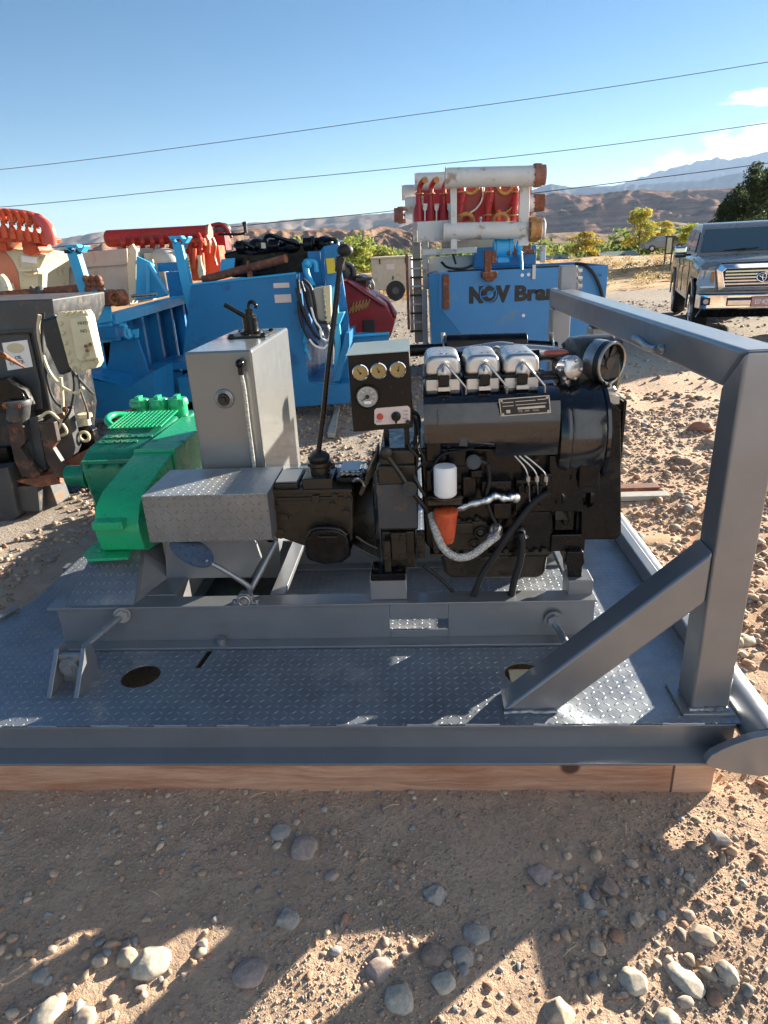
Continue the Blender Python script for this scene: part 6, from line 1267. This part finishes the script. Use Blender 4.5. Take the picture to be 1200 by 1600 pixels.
for P, r, mt in (([(62, 492), (60, 520), (72, 570), (92, 600), (118, 614), (130, 606)], .012, m_cream), ([(95, 590), (98, 630), (96, 660), (84, 676)], .012, m_cream), ([(122, 585), (126, 610), (136, 640), (138, 655)], .008, m_dkm2), ([(68, 488), (66, 540), (78, 610), (96, 636), (114, 636)], .01, m_rub), ([(60, 655), (76, 644), (92, 656), (104, 676), (80, 684), (62, 686)], .011, m_cream), ([(88, 494), (78, 500), (76, 530), (100, 560), (122, 590), (146, 616)], .010, m_dkm2), ([(108, 560), (116, 600), (110, 640), (98, 660)], .009, m_rub)):
    b = MB(); b.tube([V(x, y, YK - .1) for x, y in P], r, 8); b.build('cable', mt, bk)
b = MB(); b.lathe([(.03, 0), (.03, .05), (.05, .06), (.05, .085)], V(136, 664, YK + .05), (0, 0, 1), 18); b.build('cream_fitting', m_cream, bk)
jb = thing('junction_box', 'beige bolted junction box with switch knobs, hanging on the black machine at the left', 'junction box', tuple(V(120, 580, YK - .3)))
YJ = YK - .35
b = MB(); b.pxp([(62, 500), (100, 490), (112, 580), (92, 588), (70, 540)], YJ + .06, .2); b.build('box_side', m_dkm, jb, bev=.02)
b = MB(); b.pxp([(90, 488), (134, 485), (140, 494), (155, 566), (150, 575), (116, 582), (108, 572), (88, 498)], YJ, .07)
for x, y in ((104, 490), (113, 489), (122, 488), (130, 488), (96, 505), (99, 520), (103, 535), (107, 550), (110, 564), (118, 578), (131, 576), (144, 572), (152, 545)): b.bolt(V(x, y, YJ), (0, -1, 0), .012, .015)
b.build('box_flange', m_cream, jb, bev=.008)
b = MB(); b.pxp([(106, 497), (135, 494), (152, 560), (126, 566), (118, 560)], YJ - .05, .06); b.build('box_door', m_cream, jb, bev=.012, seg=3)
b = MB()
for x, y in ((134, 541), (141, 538), (136, 548)): b.cyl(V(x, y, YJ - .05), V(x, y, YJ - .075), .011, n=12)
b.build('switch_knobs', m_rust, jb)
for s_, x, y in (('MIXER', 122, 508), ('NO 1', 126, 520)): text('box_lettering', s_, .028, V(x, y, YJ - .0515), (1, 0, .05), (0.1, 0, 1), m_dkm2, jb, thick=.0006)
# boards on the ground
for px, py, L, lab in ((985, 775, .5, 'weathered grey board lying in the rubble beside the end panel of the engine'), (982, 762, .42, 'short split board lying just above the longer weathered one')):
    p = G(px, py, .06); b = MB(); b.box((p.x - L / 2, p.y - .05, .04), (p.x + L / 2, p.y + .05, .075)); o = b.build('board', m_tan if L > .45 else m_rust, None, bev=.004); tag(o, lab, 'board', 'loose boards in the rubble')
p = G(518, 660, .06); b = MB(); b.prism([G(512, 684, .04), G(524, 684, .04), G(531, 640, .04), G(525, 640, .04)], (0, 0, .05)); o = b.build('wood_block', m_tan, None, bev=.004); tag(o, 'grey wooden block on the gravel below the deep blue tank unit', 'wood block')
# ------------------------------------------------------------------ pickup truck (local frame: front faces -Y)
def truck():
    p = G(1190, 505, .03); X0, Y0 = 5.64, 11.8
    t = thing('pickup_truck', 'dark grey pickup truck with a big chrome grille, parked on the gravel drive', 'pickup', (X0, Y0, gh(X0, Y0) - .02), R_(-15))
    def B(b, n, m, par=None, **k): return b.build(n, m, par or t, local=True, **k)
    m_body = paint('truck_paint', (.24, .225, .20), .28, .1, var=.08, vs=2, bump=.01, coat=.35, dirt=(.14, .12, .1), da=.12, ds=3)
    hw = 1.0
    # lower body as a side profile, slightly narrower at the top
    side = [(.10, .62), (.02, .72), (.0, 1.02), (.10, 1.14), (1.45, 1.24), (1.75, 1.26), (5.75, 1.26), (5.8, .62)]
    b = MB(); n = []
    def sec(y, hw_, z0, z1, cr=.07): return [(-hw_, y, z0), (-hw_ * 1.01, y, (z0 + z1) * .5), (-hw_ * .985, y, z1 - cr), (-hw_ * .9, y, z1), (0, y, z1 + .015), (hw_ * .9, y, z1), (hw_ * .985, y, z1 - cr), (hw_ * 1.01, y, (z0 + z1) * .5), (hw_, y, z0)]
    def loft(b, S):
        R = [[b.bm.verts.new(Vector(q)) for q in s] for s in S]
        for a, c in zip(R, R[1:]):
            for i in range(len(a) - 1): b.bm.faces.new((a[i], a[i + 1], c[i + 1], c[i]))
        b.bm.faces.new(R[0]); b.bm.faces.new(R[-1][::-1])
        bmesh.ops.recalc_face_normals(b.bm, faces=b.bm.faces)
    # hood + nose above the wheel arches
    loft(b, [sec(.06, .90, .70, 1.18), sec(.22, .955, .66, 1.25), (sec(.30, .965, .98, 1.265)), sec(1.25, .98, .98, 1.32), sec(1.36, .985, .55, 1.33), sec(3.6, .99, .55, 1.33)]); B(b, 'body', m_body, bev=.01)
    b = MB(); loft(b, [sec(3.63, .99, .55, 1.33), sec(4.1, .99, .55, 1.33), sec(4.2, .99, 1.0, 1.33), sec(5.15, .99, 1.0, 1.33), sec(5.25, .99, .6, 1.33), sec(5.8, .98, .6, 1.33)]); B(b, 'cargo_bed', m_body, bev=.01)
    b = MB(); b.box((-.7, .4, .45), (.7, 5.6, .9)); B(b, 'chassis', m_blk)
    b = MB()
    for s in (-1, 1):
        for yc in (.80, 4.68):
            pts = [(yc + .5 * math.cos(a), .42 + .56 * math.sin(a)) for a in [math.pi * i / 16 for i in range(17)]]; inn = [(yc + .44 * math.cos(a), .42 + .50 * math.sin(a)) for a in [math.pi * i / 16 for i in range(17)]]
            for i in range(16): b.prism([(s * .985, pts[i][0], pts[i][1]), (s * .985, pts[i + 1][0], pts[i + 1][1]), (s * .985, inn[i + 1][0], inn[i + 1][1]), (s * .985, inn[i][0], inn[i][1])], (s * .035, 0, 0))
    bmesh.ops.remove_doubles(b.bm, verts=b.bm.verts, dist=.0005); B(b, 'wheel_arch', m_body)
    # cab
    b = MB(); g = [(1.38, 1.32, .92), (2.0, 1.78, .80), (2.15, 1.85, .78), (2.4, 1.885, .76), (3.9, 1.88, .75), (4.1, 1.83, .75), (4.25, 1.33, .88)]
    bm = b.bm; L_, R2 = [], []
    for y, z, w in g: L_.append(bm.verts.new((-w, y, z))); R2.append(bm.verts.new((w, y, z)))
    cl = [bm.verts.new((-.93, 1.42, 1.24)), bm.verts.new((-.93, 4.25, 1.24))]; cr_ = [bm.verts.new((.93, 1.42, 1.24)), bm.verts.new((.93, 4.25, 1.24))]
    for i in range(len(g) - 1): bm.faces.new((L_[i], R2[i], R2[i + 1], L_[i + 1]))
    bm.faces.new([cl[0]] + L_ + [cl[1]]); bm.faces.new(([cr_[0]] + R2 + [cr_[1]])[::-1]); bm.faces.new((cl[0], cr_[0], R2[0], L_[0])); bmesh.ops.recalc_face_normals(bm, faces=bm.faces); B(b, 'cab', m_body, bev=.03, seg=3)
    m_roof = paint('roof_reflection', (.16, .16, .15), .2, .4, coat=1)
    # windscreen
    a0, a1 = Vector((0, 1.45, 1.37)), Vector((0, 1.965, 1.755)); nn = Vector((0, -(a1 - a0).z, (a1 - a0).y)).normalized()
    b = MB(); b.prism([Vector((-.84, a0.y, a0.z)) + nn * .012, Vector((.84, a0.y, a0.z)) + nn * .012, Vector((.74, a1.y, a1.z)) + nn * .012, Vector((-.74, a1.y, a1.z)) + nn * .012], nn * .006); ws = B(b, 'windscreen', m_glass, smooth=False)
    b = MB()
    for s in (-1, 1): b.tube([Vector((s * .1 - .35, a0.y, a0.z)) + nn * .03, Vector((s * .1 + .02, a0.y + .04, a0.z + .03)) + nn * .03], .008, 5, smooth=False)
    B(b, 'wiper', m_ink, ws)
    b = MB(); b.box((-.52, 2.5, 1.2), (-.22, 2.62, 1.62), bev=.04); b.box((.22, 2.5, 1.2), (.52, 2.62, 1.62), bev=.04); B(b, 'seat', m_dkm)
    b = MB()
    for s in (-1, 1):
        w = lambda y, z: s * (.925 - (z - 1.32) * .27 + .008)
        for P in ([(1.60, 1.38), (2.02, 1.72), (2.72, 1.78), (2.72, 1.38)], [(2.80, 1.38), (2.80, 1.78), (3.75, 1.77), (3.95, 1.38)]):
            b.prism([(w(y, z), y, z) for y, z in P], (s * .006, 0, 0))
    B(b, 'side_window', m_glass, smooth=False)
    for y in (1.5, 2.76, 3.62):
        b = MB(); b.box((-1.003, y, .62), (-.99, y + .008, 1.24)); B(b, 'door_seam', m_ink, smooth=False)
    b = MB(); b.box((-1.03, 2.5, 1.10), (-.995, 2.68, 1.13), bev=.008); b.box((-1.03, 3.4, 1.10), (-.995, 3.56, 1.13), bev=.008); B(b, 'door_handle', m_chrome)
    for s in (-1, 1):
        b = MB(); b.box((s * .97, 1.62, 1.32), (s * 1.10, 1.70, 1.36)); b.box((s * 1.06, 1.58, 1.30), (s * 1.26, 1.70, 1.35)); mi = B(b, 'mirror', m_ink, bev=.02)
        b = MB(); b.box((s * 1.05, 1.575, 1.355), (s * 1.28, 1.71, 1.50)); B(b, 'mirror_cap', m_chrome, mi, bev=.045, seg=4)
    # front end
    b = MB(); P = [(-.66, 1.22), (.66, 1.22), (.73, 1.14), (.66, .79), (-.66, .79), (-.73, 1.14)]; Q = [(-.57, 1.14), (.57, 1.14), (.62, 1.09), (.56, .86), (-.56, .86), (-.62, 1.09)]
    for i in range(6):
        j = (i + 1) % 6; b.prism([(P[i][0], -.02, P[i][1]), (P[j][0], -.02, P[j][1]), (Q[j][0], -.05, Q[j][1]), (Q[i][0], -.05, Q[i][1])], (0, .1, 0))
    bmesh.ops.remove_doubles(b.bm, verts=b.bm.verts, dist=.001); gs = B(b, 'grille_surround', m_chrome, bev=.015, seg=3)
    b = MB(); b.box((-.62, .0, .84), (.62, .06, 1.15)); B(b, 'grille_back', m_ink, gs, smooth=False)
    for z in (.885, .935, .985, 1.035, 1.085):
        b = MB(); b.box((-.58, -.035, z), (.58, .01, z + .03)); B(b, 'grille_bar', m_chrome, gs, bev=.005)
    b = MB(); b.box((-.66, .0, 1.222), (.66, .10, 1.245)); B(b, 'hood_scoop', m_ink, gs, bev=.01)
    em = MB()
    def ell(cx, cz, rx, rz, y, r):
        pts = [Vector((cx + rx * math.cos(2 * math.pi * i / 32), y, cz + rz * math.sin(2 * math.pi * i / 32))) for i in range(33)]; em.tube(pts, r, 8, smooth=False)
    em.prism([(.11 * math.cos(2 * math.pi * i / 28), -.05, 1.0 + .075 * math.sin(2 * math.pi * i / 28)) for i in range(28)], (0, .02, 0)); eb = B(em, 'emblem_back', m_ink, gs)
    em = MB(); ell(0, 1.0, .11, .075, -.06, .010); ell(0, 1.02, .07, .027, -.062, .008); ell(0, 1.0, .027, .057, -.062, .008); B(em, 'emblem', m_chrome, eb)
    m_lamp = glass('lamp_glass', (.35, .34, .32), .08); m_amber = paint('amber', (.5, .16, .03), .2)
    for s in (-1, 1):
        b = MB(); b.prism([(s * .74, -.0, 1.14), (s * .95, .10, 1.14), (s * .985, .16, .90), (s * .93, .04, .80), (s * .70, -.03, .84)], (0, .14, 0)); hl_ = B(b, 'headlight', m_lamp, bev=.015, seg=3)
        b = MB(); b.box((s * .74, -.02, .94), (s * .79, .0, 1.10)); B(b, 'indicator', m_amber, hl_, bev=.004)
        b = MB(); b.box((s * .72, -.03, .845), (s * .94, .03, .875)); B(b, 'lamp_bar', m_wht, hl_, bev=.01)
    b = MB(); P = [(-.98, .16), (-.94, -.02), (-.80, -.10), (.80, -.10), (.94, -.02), (.98, .16)]
    b.prism([(x, y, .50) for x, y in P], (0, 0, .25)); bp_ = B(b, 'bumper', m_chrome, bev=.03, seg=3)
    b = MB(); b.prism([(-.98, .14, .755), (-.94, -.03, .755), (-.80, -.11, .755), (.80, -.11, .755), (.94, -.03, .755), (.98, .14, .755)], (0, 0, .03)); B(b, 'bumper_cap', m_body, bev=.008)
    b = MB(); b.box((-.52, -.112, .56), (.52, -.09, .69)); B(b, 'bumper_slot', m_dkm, bp_, bev=.006)
    b = MB(); b.box((-.50, -.118, .565), (.50, -.10, .65)); B(b, 'bumper_step', m_chrome, bp_, bev=.01)
    for s in (-1, 1):
        b = MB(); b.box((s * .76, -.108, .57), (s * .91, -.05, .70)); fo = B(b, 'fog_housing', m_ink, bp_, bev=.02)
        b = MB(); b.cyl((s * .835, -.09, .635), (s * .835, -.12, .635), .042, n=20); B(b, 'fog_lamp', m_lamp, fo)
    b = MB(); b.prism([(-.95, .04, .36), (.95, .04, .36), (.88, -.02, .50), (-.88, -.02, .50)], (0, .12, 0)); B(b, 'air_dam', m_blk, bev=.01)
    b = MB(); b.box((-.155, -.128, .54), (.155, -.119, .70)); pl = B(b, 'licence_plate', m_ink, bp_, bev=.004)
    b = MB(); b.box((-.145, -.131, .55), (.145, -.128, .69)); B(b, 'plate_face', paint('plate_red', (.50, .26, .24), .4, var=.05), pl, smooth=False)
    text('plate_number', 'E37 4CJ', .095, (0, -.132, .615), (1, 0, 0), (0, 0, 1), m_wht, pl, thick=.001, bold=.002, sx=.62, local=True, center=True)
    for s in (-1, 1):
        for yc in (.80, 4.68):
            w = MB(); c = Vector((s * .72, yc, .42)); ax = Vector((s, 0, 0)); w.lathe([(.23, .02), (.28, -.02), (.39, -.01), (.42, .03), (.42, .20), (.39, .25), (.28, .262), (.235, .24)], c, ax, 44); wh = B(w, 'wheel', m_rub)
            w = MB(); w.lathe([(.235, .0), (.24, .24), (.225, .25), (.215, .20), (.20, .12), (.02, .11)], c, ax, 40); ri = B(w, 'rim', m_dkm2, wh)
            w = MB(); qm = ax.to_track_quat('Z', 'Y').to_matrix(); w.torus(c + ax * .245, .225, .012, ax, 36, 8); w.cyl(c + ax * .1, c + ax * .255, .055, n=20)
            for k in range(5):
                for dd in (-.16, .16):
                    a = 2 * math.pi * k / 5 + .3; u = qm @ Vector((math.cos(a), math.sin(a), 0)); u2 = qm @ Vector((math.cos(a + dd), math.sin(a + dd), 0)); tv = qm @ Vector((-math.sin(a), math.cos(a), 0))
                    p0_ = c + ax * .225 + u * .045; p1_ = c + ax * .235 + u2 * .222; w.prism([p0_ - tv * .012, p1_ - tv * .016, p1_ + tv * .016, p0_ + tv * .012], ax * .02)
            B(w, 'spokes', m_chrome, ri)
truck()
# ------------------------------------------------------------------ the air
def haze():
    b = MB(); b.box((-16000, -300, -60), (16000, 23000, 1650)); m = bpy.data.materials.new('haze'); m.use_nodes = True; nt = m.node_tree; nt.nodes.clear()
    o = nt.nodes.new('ShaderNodeOutputMaterial'); v = nt.nodes.new('ShaderNodeVolumePrincipled'); v.inputs['Color'].default_value = (.48, .68, 1.0, 1)
    v.inputs['Density'].default_value = 2.0e-5; v.inputs['Anisotropy'].default_value = .1; nt.links.new(v.outputs[0], o.inputs['Volume'])
    h = b.build('haze', m, None, smooth=False); kind(h, 'stuff')
haze()
